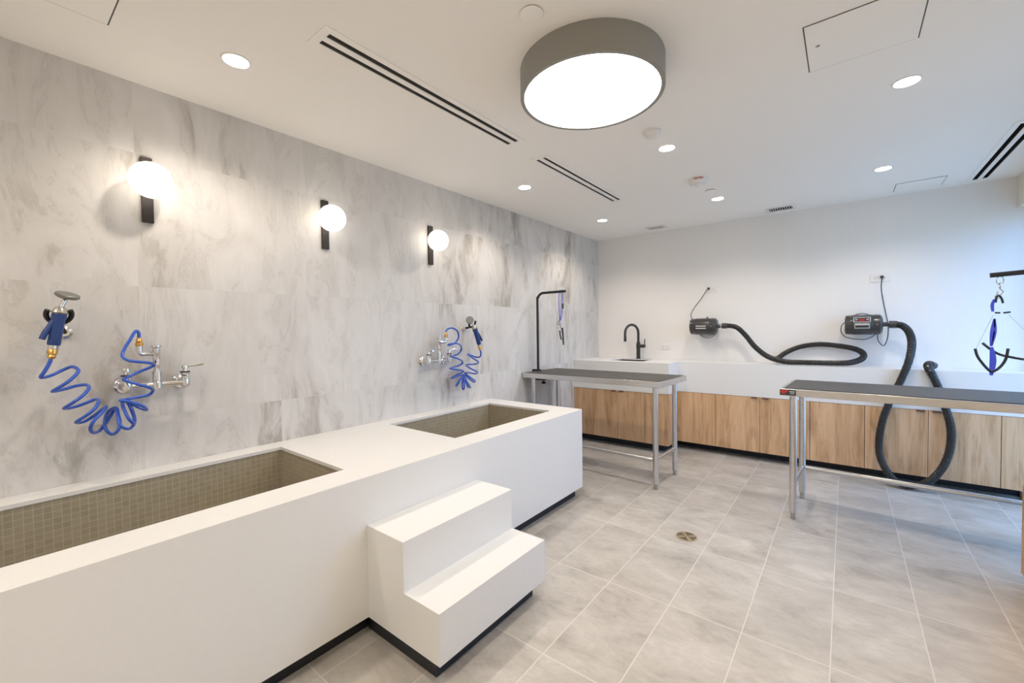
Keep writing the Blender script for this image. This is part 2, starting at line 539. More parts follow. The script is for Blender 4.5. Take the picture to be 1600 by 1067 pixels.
add_slab_holes(bm, ROOM_Y, 0, 0, CEIL, ROOM_X, ROOM_X + 0.15, [WIN1, WIN2], lambda a, b, t: (t, a, b))
struct('wall_right', bm, 'cream')
for n, (y0, y1, z0, z1) in enumerate((WIN1, WIN2), 1):
    e = bpy.data.objects.new('window_%d' % n, None); col.objects.link(e)
    e.location = (ROOM_X + 0.06, (y0 + y1) / 2, z0); e['kind'] = 'structure'
    bm = bmesh.new(); X0, X1 = ROOM_X + 0.10, ROOM_X + 0.149
    add_slab_holes(bm, y0 + .001, y1 - .001, z0 + .001, z1 - .001, X0, X1, [(y0 + 0.05, (y0 + y1) / 2 - 0.025, z0 + 0.05, z1 - 0.05), ((y0 + y1) / 2 + 0.025, y1 - 0.05, z0 + 0.05, z1 - 0.05)], lambda a, b, t: (t, a, b))
    obj('window_frame', bm, 'cream', e)
    for a, b in ((y0 + 0.05, (y0 + y1) / 2 - 0.025), ((y0 + y1) / 2 + 0.025, y1 - 0.05)):
        obj('window_pane', box(ROOM_X + 0.120, ROOM_X + 0.124, a, b, z0 + 0.05, z1 - 0.05), 'glass', e)

# ------------------------------------------------------------------ bathing tub station
TX, TZ, TY1, TY0, KH = 0.927, 0.684, -2.133, -5.62, 0.084
tub = thing('bathing_tub', 'long white pet bathing station with two sunken mosaic basins against the marble wall', 'bathtub', (0.46, -3.9, 0))
B1 = (0.122, 0.757, -5.33, -3.998); B2 = (0.140, 0.762, -3.318, -2.322)
bm = bmesh.new()
add_slab_holes(bm, 0.001, TX, TY0, TY1, TZ - 0.016, TZ, [B1, B2], lambda a, b, t: (a, b, t))
obj('deck', bm, 'quartz', tub)
bm = bmesh.new(); add_box(bm, TX - 0.03, TX, TY0, TY1, KH, TZ - 0.0161)
obj('front_panel', bm, 'quartz', tub)
obj('end_panel', box(0.001, TX - 0.03, TY1 - 0.03, TY1, KH, TZ - 0.0161), 'quartz', tub)
obj('end_panel', box(0.001, TX - 0.03, TY0, TY0 + 0.03, KH, TZ - 0.0161), 'quartz', tub)
obj('kickboard', box(0.02, TX - 0.06, TY0 + 0.02, TY1 - 0.012, 0, KH), 'kick', tub)
for k, (x0, x1, y0, y1) in enumerate((B1, B2)):
    bm = bmesh.new(); d = 0.30; z1 = TZ - 0.0165; t = 0.012; e = 0.003
    add_slab_holes(bm, x0 - e - t, x1 + e + t, y0 - e - t, y1 + e + t, d, z1, [(x0 - e, x1 + e, y0 - e, y1 + e)], lambda a, b, t_: (a, b, t_))
    add_box(bm, x0 - e - t, x1 + e + t, y0 - e - t, y1 + e + t, d - 0.012, d)
    ba = obj('basin', bm, 'mosaic', tub)
    sub('basin_drain', lathe(((x0 + x1) / 2, (y0 + y1) / 2, d), (0, 0, 1), [(0, 0.045), (0.004, 0.045), (0.005, 0.04)]), 'chrome', ba, smooth=True)

# ------------------------------------------------------------------ steps
SX1, SX2, SY0, SY1 = 1.173, 1.374, -3.999, -3.320
st = thing('pet_steps', 'white two-tread steps standing against the front of the bathing station', 'steps', (1.15, -3.66, 0))
bm = bmesh.new()
prof = [(TX + 0.001, KH), (SX2, KH), (SX2, 0.279), (SX1, 0.279), (SX1, 0.480), (TX + 0.001, 0.480)]
va = [bm.verts.new((x, SY0, z)) for x, z in prof]; vb = [bm.verts.new((x, SY1, z)) for x, z in prof]
bm.faces.new(va); bm.faces.new(list(reversed(vb)))
for i in range(6): bm.faces.new((va[i], vb[i], vb[(i + 1) % 6], va[(i + 1) % 6]))
obj('stair_body', bm, 'quartz', st)
obj('kickboard', box(TX - 0.05, SX2 - 0.055, SY0 + 0.03, SY1 - 0.03, 0, KH), 'kick', st)

# ------------------------------------------------------------------ worktop with raised white front
wt = thing('worktop', 'white stone worktop with deep front apron running along the back wall', 'countertop', (1.6, -0.2, 0.62))
WZ, AZ = 0.940, 0.622; SXE = 1.105; SY = -0.645; LY = -0.352
SINK = (0.40, 0.78, -0.50, -0.17)
bm = bmesh.new()
add_slab_holes(bm, 0.001, SXE, SY, -0.001, WZ - 0.012, WZ, [SINK], lambda a, b, t: (a, b, t))
add_box(bm, 0.001, SXE, SY, SY + 0.03, AZ, WZ - 0.012); add_box(bm, SXE - 0.03, SXE, SY + 0.03, -0.001, AZ, WZ - 0.012)
obj('sink_counter', bm, 'quartz', wt)
bm = bmesh.new()
add_box(bm, SXE, ROOM_X - 0.001, LY, -0.001, WZ - 0.033, WZ - 0.003); add_box(bm, SXE, ROOM_X - 0.001, LY, LY + 0.03, AZ, WZ - 0.033)
obj('long_counter', bm, 'quartz', wt)
sk = thing('undermount_sink', 'small rectangular steel sink set into the white worktop', 'sink', (0.59, -0.335, 0.72))
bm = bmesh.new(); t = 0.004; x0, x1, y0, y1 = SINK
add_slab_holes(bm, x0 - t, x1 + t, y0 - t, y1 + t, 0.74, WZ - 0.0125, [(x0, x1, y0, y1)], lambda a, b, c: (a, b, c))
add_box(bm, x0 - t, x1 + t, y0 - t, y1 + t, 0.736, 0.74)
bw = obj('bowl', bm, 'slot', sk)  # darkness of the sink opening is put into the bowl colour
sub('strainer', lathe((0.59, -0.335, 0.74), (0, 0, 1), [(0, 0.035), (0.004, 0.035)]), 'chrome', bw, smooth=True)

# ------------------------------------------------------------------ cabinets
DZ0, DZ1 = 0.086, 0.619
def cabinet(label, x0, x1, yf, seams, handles, kick, endpanel=False):
    c = thing('base_cabinet', label, 'cabinet', ((x0 + x1) / 2, yf / 2, 0), 'oak base cabinets under the white worktop')
    xe = x1 - (0.018 if endpanel else 0)
    obj('carcass', box(x0 + 0.001, xe - 0.001, yf + 0.02, -0.002, DZ0, DZ1 + 0.001), 'gap', c)
    obj('kickboard', box(x0 + 0.001, x1 - (0.08 if endpanel else 0.001), yf + kick, -0.003, 0, DZ0), 'kick', c)
    ed = [x0] + seams + [x1]
    for i, (a, b) in enumerate(zip(ed, ed[1:])):
        dr = obj('door', box(a + 0.0015, b - 0.0015, yf, yf + 0.019, DZ0, DZ1), 'wood', c)
        if i in handles:
            hx = b - 0.072 if handles[i] == 'r' else a + 0.02
            bm = bmesh.new(); add_box(bm, hx, hx + 0.052, yf - 0.012, yf + 0.008, DZ1, DZ1 + 0.0018); add_box(bm, hx, hx + 0.052, yf - 0.012, yf - 0.010, DZ1 - 0.012, DZ1)
            sub('handle', bm, 'brown_metal', dr)
    if endpanel:
        obj('side_panel', box(x1 - 0.018, x1, yf + 0.0195, -0.003, DZ0, DZ1), 'wood', c)
    return c
cabinet('deep oak sink cabinet with four fronts below the black faucet', 0.002, 1.100, -0.640, [0.246, 0.546, 0.846], {1: 'r', 2: 'l'}, 0.115, True)
cabinet('single-door oak cabinet next to the protruding sink cabinet', 1.101, 1.478, -0.350, [], {}, 0.165)
cabinet('double-door oak cabinet showing between the two steel tables', 1.479, 2.266, -0.350, [1.872], {0: 'r', 1: 'l'}, 0.165)
cabinet('single-door oak cabinet just left of the hanging black hose loop', 2.267, 2.646, -0.350, [], {}, 0.165)
cabinet('double-door oak cabinet behind the hanging black hose loop', 2.647, 3.420, -0.350, [3.034], {0: 'r', 1: 'l'}, 0.165)
cabinet('narrow oak cabinet front at the far right end of the row', 3.421, 3.548, -0.350, [], {}, 0.165)
rc = thing('window_bench', 'low oak cabinet at the right edge near the window', 'cabinet', (3.38, -2.5, 0))
obj('carcass', box(3.232, 3.548, -4.2, -1.811, 0.05, 0.47), 'wood', rc)
obj('side_panel', box(3.212, 3.548, -1.810, -1.790, 0.05, 0.472), 'wood', rc)
obj('bench_top', box(3.212, 3.548, -4.2, -1.79, 0.4725, 0.497), 'wood', rc, bev=0.003)
for i in range(4):
    obj('door', box(3.212, 3.231, -4.198 + i * 0.597, -4.198 + i * 0.597 + 0.593, 0.05, 0.471), 'wood', rc)
obj('kickboard', box(3.27, 3.548, -4.19, -1.83, 0, 0.05), 'kick', rc)

# ------------------------------------------------------------------ kitchen faucet
kf = thing('gooseneck_faucet', 'matte black gooseneck faucet standing behind the small sink', 'faucet', (0.577, -0.115, WZ))
bm = bmesh.new(); fx, fy = 0.577, -0.115
add_lathe(bm, (fx, fy, WZ), (0, 0, 1), [(0, 0.029), (0.006, 0.029), (0.010, 0.0225), (0.125, 0.0225), (0.128, 0.025), (0.170, 0.025), (0.174, 0.0215), (0.195, 0.0215), (0.20, 0.016)], 24)
obj('body', bm, 'matte_black', kf, smooth=True)
tipx, tipy = 0.487, -0.290
pts = [(fx, fy, WZ + 0.19), (fx, fy, WZ + 0.26)]
cx, cy = (fx + tipx) / 2, (fy + tipy) / 2
for i in range(0, 11):
    a = PI * i / 10
    pts.append((cx + (fx - cx) * math.cos(a), cy + (fy - cy) * math.cos(a), 1.245 + 0.1 * math.sin(a)))
pts += [(tipx, tipy, 1.20)]
sp = obj('spout', tube(pts, 0.0145, 0.008, 16), 'matte_black', kf, smooth=True)
sub('spray_tip', cyl((tipx, tipy, 1.205), (tipx, tipy, 1.148), 0.0155, 0.0165), 'matte_black', sp, smooth=True)
bm = bmesh.new(); add_cyl(bm, (fx + 0.018, fy, 1.092), (fx + 0.082, fy, 1.092), 0.019)
h = obj('handle', bm, 'matte_black', kf, smooth=True)
sub('lever', cyl((fx + 0.075, fy, 1.100), (fx + 0.078, fy, 1.175), 0.0065, 0.0055), 'matte_black', h, smooth=True)

# ------------------------------------------------------------------ outlets
def outlet(label, x0, x1, z0, z1, gangs):
    t = thing('wall_outlet', label, 'outlet', ((x0 + x1) / 2, 0, (z0 + z1) / 2), 'white outlets on the back wall')
    obj('cover_plate', box(x0, x1, -0.007, -0.0005, z0, z1), 'white_plastic', t, bev=0.003)
    zc = (z0 + z1) / 2
    for i in range(2):
        xc = x0 + (x1 - x0) * (0.29 + 0.42 * i)
        s = obj('socket', box(xc - 0.017, xc + 0.017, -0.009, -0.0065, zc - 0.014, zc + 0.014), 'white_plastic', t, bev=0.002)
        bm = bmesh.new()
        for dx in (-0.006, 0.006): add_box(bm, xc + dx - 0.001, xc + dx + 0.001, -0.0094, -0.0088, zc - 0.003, zc + 0.006)
        add_cyl(bm, (xc, -0.0088, zc - 0.007), (xc, -0.0094, zc - 0.007), 0.002, n=8)
        sub('slots', bm, 'gap', s)
    return t
outlet('white outlet plate with nothing plugged in, right of the black faucet', 0.805, 0.915, 1.050, 1.120, 2)
outlet('white outlet plate above the left hose dryer with its black plug', 1.300, 1.412, 1.682, 1.752, 2)
outlet('wider white outlet plate above the right hose dryer', 2.688, 2.824, 1.685, 1.760, 2)

# ------------------------------------------------------------------ wall-hung dryers
AIR1 = [(1.494, -0.14, 1.316), (1.567, -0.14, 1.315), (1.641, -0.15, 1.294), (1.72, -0.17, 1.215), (1.81, -0.2, 1.1), (1.925, -0.24, 1.009), (2.059, -0.27, 0.969), (2.186, -0.28, 0.966), (2.329, -0.27, 0.966), (2.467, -0.25, 0.967), (2.556, -0.22, 0.974), (2.627, -0.16, 1.003), (2.641, -0.11, 1.046), (2.593, -0.08, 1.084), (2.488, -0.06, 1.11), (2.32, -0.045, 1.126), (2.169, -0.05, 1.1), (2.055, -0.06, 1.042), (1.99, -0.075, 0.982), (1.975, -0.08, 0.958)]
AIR2 = [(2.808, -0.14, 1.305), (2.845, -0.14, 1.304), (2.891, -0.17, 1.292), (2.924, -0.24, 1.244), (2.936, -0.31, 1.167), (2.927, -0.36, 1.071), (2.903, -0.39, 0.969), (2.861, -0.4, 0.839), (2.812, -0.405, 0.705), (2.766, -0.41, 0.554), (2.739, -0.41, 0.382), (2.74, -0.42, 0.246), (2.771, -0.45, 0.143), (2.831, -0.48, 0.059), (2.92, -0.49, 0.034), (3.015, -0.48, 0.078), (3.088, -0.45, 0.169), (3.136, -0.42, 0.289), (3.153, -0.41, 0.427), (3.145, -0.41, 0.549), (3.119, -0.41, 0.665), (3.085, -0.4, 0.799), (3.049, -0.39, 0.905), (3.027, -0.36, 0.967), (3.04, -0.31, 0.984), (3.067, -0.27, 0.971)]
def ribbed(r, pitch=0.012, amp=0.0024):
    return lambda i, s: r + amp * (1 if (s / pitch) % 1.0 < 0.5 else -1)
def dryer(label, x0, x1, cy, cz, R, air, r_air, silver_bands, sticker):
    t = thing('hose_dryer', label, 'dryer', ((x0 + x1) / 2, 0, cz))
    L = x1 - x0
    hs = obj('housing', lathe((x0, cy, cz), (1, 0, 0), [(0, R * 0.86), (0.006, R * 0.95), (0.05, R * 0.98), (0.052, R), (L * 0.72, R), (L * 0.74, R * 0.97), (L * 0.80, R), (L * 0.93, R * 0.97), (L * 0.98, R * 0.82), (L, R * 0.6)], 40), 'black_plastic', t, smooth=True)
    sub('intake_grille', lathe((x0 - 0.003, cy, cz), (1, 0, 0), [(0, R * 0.6), (0.004, R * 0.7), (0.008, R * 0.72)], 32), 'slot', hs, smooth=True)
    # raised air scoop on the front with bands
    bm = bmesh.new(); a0, a1 = x0 + L * 0.24, x0 + L * 0.66
    add_box(bm, a0, a1, cy - R - 0.007, cy - R * 0.6, cz - 0.036, cz + 0.016)
    sc_ = obj('air_scoop', bm, 'grey_plastic' if not silver_bands else 'black_plastic', t, bev=0.006)
    if silver_bands:
        for dz in (-0.020, 0.004):
            sub('silver_band', box(a0 + 0.008, a1 - 0.004, cy - R - 0.0095, cy - R - 0.006, cz + dz - 0.006, cz + dz + 0.006), 'silver', sc_)
    else:
        sub('black_inlet', box(a0 + 0.010, a1 - 0.010, cy - R - 0.0085, cy - R - 0.006, cz - 0.024, cz - 0.006), 'slot', sc_)
        sub('silver_band', box(a0 + 0.010, a1 - 0.010, cy - R - 0.0085, cy - R - 0.006, cz - 0.004, cz + 0.006), 'silver', sc_)
    if sticker:
        # framed badge on the upper front
        s = obj('badge', box(a0 - 0.004, a1 + 0.004, cy - R * 0.93 - 0.004, cy - R * 0.7, cz + 0.024, cz + 0.066), 'white_plastic', t)
        sub('badge_face', box(a0 + 0.001, a1 - 0.001, cy - R * 0.93 - 0.0052, cy - R * 0.93 - 0.003, cz + 0.028, cz + 0.062), 'black_plastic', s)
        bm = bmesh.new(); cxb = (a0 + a1) / 2; yy = cy - R * 0.93 - 0.0062
        for i in range(3): add_box(bm, cxb - 0.016 + i * 0.012, cxb - 0.008 + i * 0.012, yy, yy + 0.0015, cz + 0.034, cz + 0.052)
        add_box(bm, a0 + 0.010, a1 - 0.010, yy, yy + 0.0015, cz + 0.029, cz + 0.0315)
        sub('red_print', bm, 'red', s)
        for sg in (-1, 1):
            bm = bmesh.new()
            v = [bm.verts.new(p) for p in ((cxb + sg * 0.045, yy, cz + 0.058), (cxb + sg * 0.045, yy, cz + 0.036), (cxb + sg * 0.024, yy, cz + 0.046))]
            w_ = [bm.verts.new((q.co.x, q.co.y + 0.0015, q.co.z)) for q in v]
            bm.faces.new(v); bm.faces.new(list(reversed(w_)))
            for i in range(3): bm.faces.new((v[i], w_[i], w_[(i + 1) % 3], v[(i + 1) % 3]))
            sub('grey_print', bm, 'grey_print', s)
    # screws and switch
    bm = bmesh.new(); add_cyl(bm, (x0 + L * 0.84, cy - R * 0.96, cz + 0.001), (x0 + L * 0.84, cy - R - 0.004, cz + 0.001), 0.004, n=10)
    obj('screw', bm, 'silver', t, smooth=True)
    if silver_bands:
        obj('switch', lathe((x0 + L * 0.62, cy, cz + R * 0.97), (0, 0, 1), [(0, 0.010), (0.008, 0.010), (0.010, 0.006), (0.020, 0.005)], 14), 'black_plastic', t, smooth=True)
    # wall bracket: saddle band and plate
    bm = bmesh.new(); add_box(bm, x0 + L * 0.30, x0 + L * 0.70, -0.008, -0.0005, cz - R * 0.9, cz + R * 0.9); add_box(bm, x0 + L * 0.36, x0 + L * 0.64, cy + R * 0.8, -0.007, cz - 0.03, cz + 0.03)
    obj('wall_bracket', bm, 'black', t)
    # nozzle
    nz = obj('nozzle', lathe((x1 - 0.004, cy, cz + 0.001), (1, 0, 0), [(0, 0.026), (0.01, 0.020), (0.036, 0.019)], 20), 'black_plastic', t, smooth=True)
    n0 = Vector(air[0])
    obj('nozzle_collar', cyl((x1 + 0.03, cy, cz + 0.001), (n0.x + 0.006, cy, n0.z), 0.0175, n=20), 'white_plastic' if silver_bands else 'black_plastic', t, smooth=True)
    ho = obj('air_hose', tube(air, ribbed(r_air), 0.0026, 16), 'hose_black', t, smooth=False)
    p0, p1 = Vector(air[0]), Vector(air[1])
    sub('hose_cuff', cyl(p0, p0 + (p1 - p0).normalized() * 0.05, r_air + 0.006, n=24), 'black_plastic', ho, smooth=True)
    q0, q1 = Vector(air[-1]), Vector(air[-2]); dq = (q1 - q0).normalized()
    sub('hose_cuff', cyl(q0 - dq * 0.002, q0 + dq * 0.045, r_air + 0.004, n=24), 'black_plastic', ho, smooth=True)
    return t
d1 = dryer('smaller black hose dryer with silver bands, hose looped on the worktop', 1.185, 1.452, -0.14, 1.312, 0.088, AIR1, 0.0235, True, False)
d2 = dryer('larger black hose dryer with white-framed badge, hose drooping to the floor', 2.512, 2.768, -0.14, 1.306, 0.088, AIR2, 0.0255, False, True)
def cord(t, pts, plug, r=0.0038):
    c = obj('power_cord', tube(pts, r, 0.01, 8), 'black_plastic', t, smooth=True)
    bm = bmesh.new(); x, z = plug
    add_lathe(bm, (x, -0.0095, z), (0, -1, 0), [(0, 0.013), (0.012, 0.014), (0.026, 0.010), (0.030, 0.005)], 14)
    sub('plug', bm, 'black_plastic', c, smooth=True)
cord(d1, [(1.335, -0.036, 1.727), (1.325, -0.05, 1.712), (1.269, -0.05, 1.623), (1.189, -0.05, 1.514), (1.158, -0.05, 1.443), (1.178, -0.07, 1.400), (1.205, -0.10, 1.388)], (1.334, 1.727))
cord(d2, [(2.766, -0.036, 1.727), (2.763, -0.05, 1.700), (2.760, -0.05, 1.627), (2.774, -0.05, 1.514), (2.792, -0.05, 1.401), (2.808, -0.06, 1.288), (2.802, -0.06, 1.176), (2.777, -0.06, 1.119), (2.742, -0.06, 1.166), (2.738, -0.06, 1.232)], (2.766, 1.727))
obj('cord_loop', tube([(2.520, -0.07, 1.340), (2.487, -0.1, 1.300), (2.485, -0.12, 1.240), (2.520, -0.13, 1.196), (2.601, -0.13, 1.177), (2.667, -0.13, 1.182), (2.735, -0.10, 1.228)], 0.0036, 0.01, 8), 'black_plastic', d2, smooth=True)
obj('cord_loop', tube([(2.565, -0.08, 1.385), (2.60, -0.09, 1.402), (2.64, -0.09, 1.405), (2.70, -0.08, 1.388)], 0.0036, 0.01, 8), 'black_plastic', d2, smooth=True)
obj('cord_loop', tube([(1.262, -0.12, 1.230), (1.29, -0.13, 1.206), (1.335, -0.14, 1.190), (1.385, -0.14, 1.196), (1.425, -0.13, 1.222), (1.438, -0.12, 1.24)], 0.0036, 0.01, 8), 'black_plastic', d1, smooth=True)
obj('cord_loop', tube([(1.258, -0.10, 1.236), (1.30, -0.12, 1.213), (1.345, -0.13, 1.208), (1.41, -0.12, 1.226), (1.43, -0.10, 1.245)], 0.0036, 0.01, 8), 'black_plastic', d1, smooth=True)

# ------------------------------------------------------------------ grooming tables
def table(label, X, Y, rot, L, D, H, ix, iy, rail_y, badge):
    t = thing('grooming_table', label, 'table', (0, 0, 0), 'steel grooming tables')
    AP = 0.047
    bm = bmesh.new()
    add_slab_holes(bm, -L / 2, L / 2, -D / 2, D / 2, H - AP, H, [(-L / 2 + 0.03, L / 2 - 0.03, -D / 2 + 0.026, D / 2 - 0.026)], lambda a, b, c: (a, b, c))
    add_box(bm, -L / 2 + 0.0301, L / 2 - 0.0301, -D / 2 + 0.0261, D / 2 - 0.0261, H - 0.02, H - 0.006)
    tp = obj('tabletop_frame', bm, 'steel', t, bev=0.003)
    obj('rubber_mat', box(-L / 2 + 0.022, L / 2 - 0.022, -D / 2 + 0.018, D / 2 - 0.018, H + 0.0003, H + 0.004), 'mat', t, bev=0.002)
    for sx in (-0.32, 0.0, 0.32):
        sub('rivet', lathe((sx * L, -D / 2, H - 0.025), (0, -1, 0), [(0, 0.0045), (0.0015, 0.0045), (0.0028, 0.002)], 10), 'steel', tp, smooth=True)
    for sx in (-1, 1):
        for sy in (-0.25, 0.25):
            sub('rivet', lathe((sx * L / 2, sy * D, H - 0.025), (sx, 0, 0), [(0, 0.0045), (0.0015, 0.0045), (0.0028, 0.002)], 10), 'steel', tp, smooth=True)
    lx, ly = L / 2 - ix, D / 2 - iy
    for sx in (-1, 1):
        for sy in (-1, 1):
            lg = obj('leg', cyl((sx * lx, sy * ly, 0.045), (sx * lx, sy * ly, H - 0.02), 0.0225, n=24), 'steel', t, smooth=True)
            sub('foot', lathe((sx * lx, sy * ly, 0), (0, 0, 1), [(0, 0.015), (0.01, 0.017), (0.018, 0.013), (0.048, 0.018)], 18), 'satin', lg, smooth=True)
        obj('side_rail', cyl((sx * lx, -ly + 0.02, 0.236), (sx * lx, ly - 0.02, 0.236), 0.0155, n=18), 'steel', t, smooth=True)
    obj('long_rail', cyl((-lx + 0.02, rail_y * ly, 0.236), (lx - 0.02, rail_y * ly, 0.236), 0.0165, n=18), 'steel', t, smooth=True)
    if badge:
        s = obj('maker_badge', box(-L / 2 + 0.002, -L / 2 + 0.092, -D / 2 - 0.0025, -D / 2 + 0.001, H - 0.043, H - 0.006), 'black_plastic', t)
        bm = bmesh.new(); yy = -D / 2 - 0.004
        add_box(bm, -L / 2 + 0.006, -L / 2 + 0.040, yy, yy + 0.002, H - 0.024, H - 0.010); add_box(bm, -L / 2 + 0.040, -L / 2 + 0.050, yy, yy + 0.002, H - 0.018, H - 0.011)
        add_box(bm, -L / 2 + 0.010, -L / 2 + 0.034, yy, yy + 0.002, H - 0.034, H - 0.027)
        sub('red_print', bm, 'red', s)
        bm = bmesh.new(); add_box(bm, -L / 2 + 0.056, -L / 2 + 0.086, yy, yy + 0.002, H - 0.022, H - 0.014); add_box(bm, -L / 2 + 0.060, -L / 2 + 0.082, yy, yy + 0.002, H - 0.032, H - 0.027)
        sub('grey_print', bm, 'grey_print', s)
    t.location = (X, Y, 0); t.rotation_euler = (0, 0, rot)
    return t
table('steel grooming table between the bathing station and the sink cabinet', 0.712, -1.3994, -0.0359, 1.385, 0.594, 0.878, 0.0757, 0.0793, -1, False)
table('steel grooming table at the right with a red and black badge', 2.828, -1.413, -0.0449, 1.29, 0.594, 0.886, 0.070, 0.068, 1, True)

# ------------------------------------------------------------------ grooming arms
def arm(name, label, pole, top_z, tip, H, thick, edge):
    px, py = pole
    t = thing(name, label, 'grooming arm', (px, py, H))
    tip = Vector(tip); c = Vector((px, py, top_z)); hd = (tip - c); hl = hd.length; hd.normalize()
    r = 0.075
    pts = [(px, py, H + 0.010), (px, py, H + 0.2), (px, py, top_z - r)]
    for i in range(1, 7):
        a = PI / 2 * i / 6
        pts.append(tuple(c + Vector((0, 0, -r)) + Vector((0, 0, 1)) * (r * math.sin(a)) + hd * (r * (1 - math.cos(a)))))
    pts += [tuple(c + hd * (hl * 0.6)), tuple(tip)]
    obj('pole', tube(pts, thick, 0.012, 14), 'black', t, smooth=True)
    sd = 1 if tip.x > px else -1
    bm = bmesh.new()
    e0, e1 = edge
    lo, hi = min(e0, px - 0.024), max(e1, px + 0.024)
    add_box(bm, lo, hi, py - 0.022, py + 0.022, H + 0.0045, H + 0.020)
    cl = obj('clamp', bm, 'black', t, bev=0.002)
    sub('clamp_spine', box(e0, e1, py - 0.02, py + 0.02, H - 0.075, H + 0.0045), 'black', cl)
    q0, q1 = (e0, px + 0.085) if e1 < px else (px - 0.085, e1)
    kx = px + 0.065 if e1 < px else px - 0.065
    bm = bmesh.new(); add_box(bm, q0, q1, py - 0.02, py + 0.02, H - 0.087, H - 0.0755)
    sub('clamp_jaw', bm, 'black', cl)
    bm = bmesh.new(); add_cyl(bm, (kx, py, H - 0.10), (kx, py, H - 0.050), 0.006); add_lathe(bm, (kx, py, H - 0.122), (0, 0, 1), [(0, 0.02), (0.008, 0.026), (0.014, 0.02), (0.024, 0.009)], 16)
    sub('clamp_knob', bm, 'black', cl, smooth=True)
    return t
arm('grooming_post', 'black L-shaped grooming arm clamped on the table beside the marble wall', (0.062, -1.47), 1.667, (0.40, -1.485, 1.667), 0.878, 0.0125, (0.003, 0.016))
arm('grooming_post', 'black grooming arm reaching in from the right edge above the badged table', (3.44, -1.47), 1.585, (3.152, -1.45, 1.571), 0.886, 0.0135, (3.478, 3.490))

# ------------------------------------------------------------------ hanging loops
ay = -1.484
g = thing('grooming_loop', 'blue cord grooming noose hanging from the arm by the marble wall', 'leash', (0.36, ay, 1.66))
bm = bmesh.new()
add_tube(bm, catmull([(0.342, ay, 1.684), (0.330, ay - 0.004, 1.640), (0.329, ay - 0.004, 1.52), (0.331, ay, 1.41), (0.327, ay, 1.375)], 0.01), 0.0035, 8)
add_tube(bm, catmull([(0.342, ay, 1.684), (0.352, ay + 0.003, 1.640), (0.348, ay + 0.003, 1.52), (0.341, ay, 1.42), (0.331, ay, 1.38)], 0.01), 0.0035, 8)
add_tube(bm, catmull([(0.362, ay, 1.684), (0.370, ay, 1.640), (0.369, ay, 1.55), (0.362, ay, 1.46), (0.345, ay, 1.385)], 0.01), 0.0035, 8)
lp = obj('cord', bm, 'cord_blue', g, smooth=True)
ringm = bmesh.new(); add_tube(ringm, [(0.322 + 0.013 * math.cos(a), ay, 1.363 + 0.016 * math.sin(a)) for a in [2 * PI * i / 20 for i in range(21)]], 0.0025, 8, False)
obj('ring', ringm, 'black', g, smooth=True)
obj('buckle', box(0.362, 0.376, ay - 0.006, ay + 0.006, 1.50, 1.55), 'black', g, bev=0.002)
bm = bmesh.new(); add_tube(bm, catmull([(0.335, ay, 1.362), (0.340, ay, 1.33), (0.343, ay, 1.305)], 0.008), 0.003, 8)
obj('swivel', bm, 'black', g, smooth=True)
obj('snap_hook', tube([(0.334, ay, 1.29), (0.336, ay, 1.25), (0.345, ay, 1.215), (0.350, ay, 1.20)], 0.0065, 0.008, 8), 'black', g, smooth=True)
obj('snap_hook', tube([(0.360, ay, 1.315), (0.366, ay, 1.26), (0.371, ay, 1.19), (0.373, ay, 1.150)], lambda i, s: 0.0095 * (1 - 0.3 * min(1, s / 0.18)), 0.008, 8), 'black', g, smooth=True)

hy = -1.45
hn = thing('grooming_harness', 'blue strap harness with black rubber hoops hanging by the window', 'harness', (3.185, hy, 1.56))
def HP(a, b, dy=0.0):      # photo-independent local layout: a across (m), b down from the arm (m)
    return (3.185 + a, hy + dy, 1.572 - b)
bm = bmesh.new()
add_tube(bm, [HP(0.006 + 0.014 * math.cos(t), 0.032 + 0.022 * math.sin(t)) for t in [2 * PI * i / 18 for i in range(19)]], 0.003, 8, False)
add_tube(bm, [HP(0.006, 0.062 + 0.016 * math.sin(t), 0.012 * math.cos(t)) for t in [2 * PI * i / 18 for i in range(19)]], 0.003, 8, False)
add_tube(bm, catmull([HP(0.006, 0.078), HP(0.018, 0.095), HP(0.008, 0.112), HP(-0.004, 0.105), HP(0.0, 0.09)], 0.006), 0.0035, 8)
add_tube(bm, [HP(-0.003 + 0.009 * math.cos(t), 0.122 + 0.012 * math.sin(t)) for t in [2 * PI * i / 18 for i in range(19)]], 0.0025, 8, False)
obj('swivel_hook', bm, 'chrome', hn, smooth=True)
obj('shackle', tube([HP(0.018, 0.160), HP(0.013, 0.135), HP(0.004, 0.118), HP(-0.006, 0.124), HP(-0.010, 0.155)], 0.0052, 0.006, 8), 'black', hn, smooth=True)
def strap(pts, w0, w1):
    bm = bmesh.new(); P = catmull([HP(*p) for p in pts], 0.012); n = len(P); ra = []
    for i, p in enumerate(P):
        t = i / (n - 1); wd = w0 + (w1 - w0) * math.sin(PI * t)
        ra.append([bm.verts.new(p + Vector(q)) for q in ((-wd, -0.002, 0), (wd, -0.002, 0), (wd, 0.002, 0), (-wd, 0.002, 0))])
    for a, b in zip(ra, ra[1:]):
        for i in range(4): bm.faces.new((a[i], a[(i + 1) % 4], b[(i + 1) % 4], b[i]))
    bm.faces.new(ra[0]); bm.faces.new(list(reversed(ra[-1])))
    return bm
obj('strap', strap([(-0.014, 0.135), (-0.022, 0.165), (-0.020, 0.205)], 0.005, 0.007), 'cord_blue', hn)
obj('strap', strap([(-0.014, 0.245), (-0.019, 0.31), (-0.026, 0.40)], 0.003, 0.009), 'cord_blue', hn)
obj('strap', strap([(-0.012, 0.245), (-0.010, 0.32), (-0.022, 0.40)], 0.0035, 0.006), 'cord_blue', hn)
obj('strap', strap([(-0.022, 0.405), (-0.016, 0.48), (-0.022, 0.565)], 0.006, 0.013), 'cord_blue', hn)
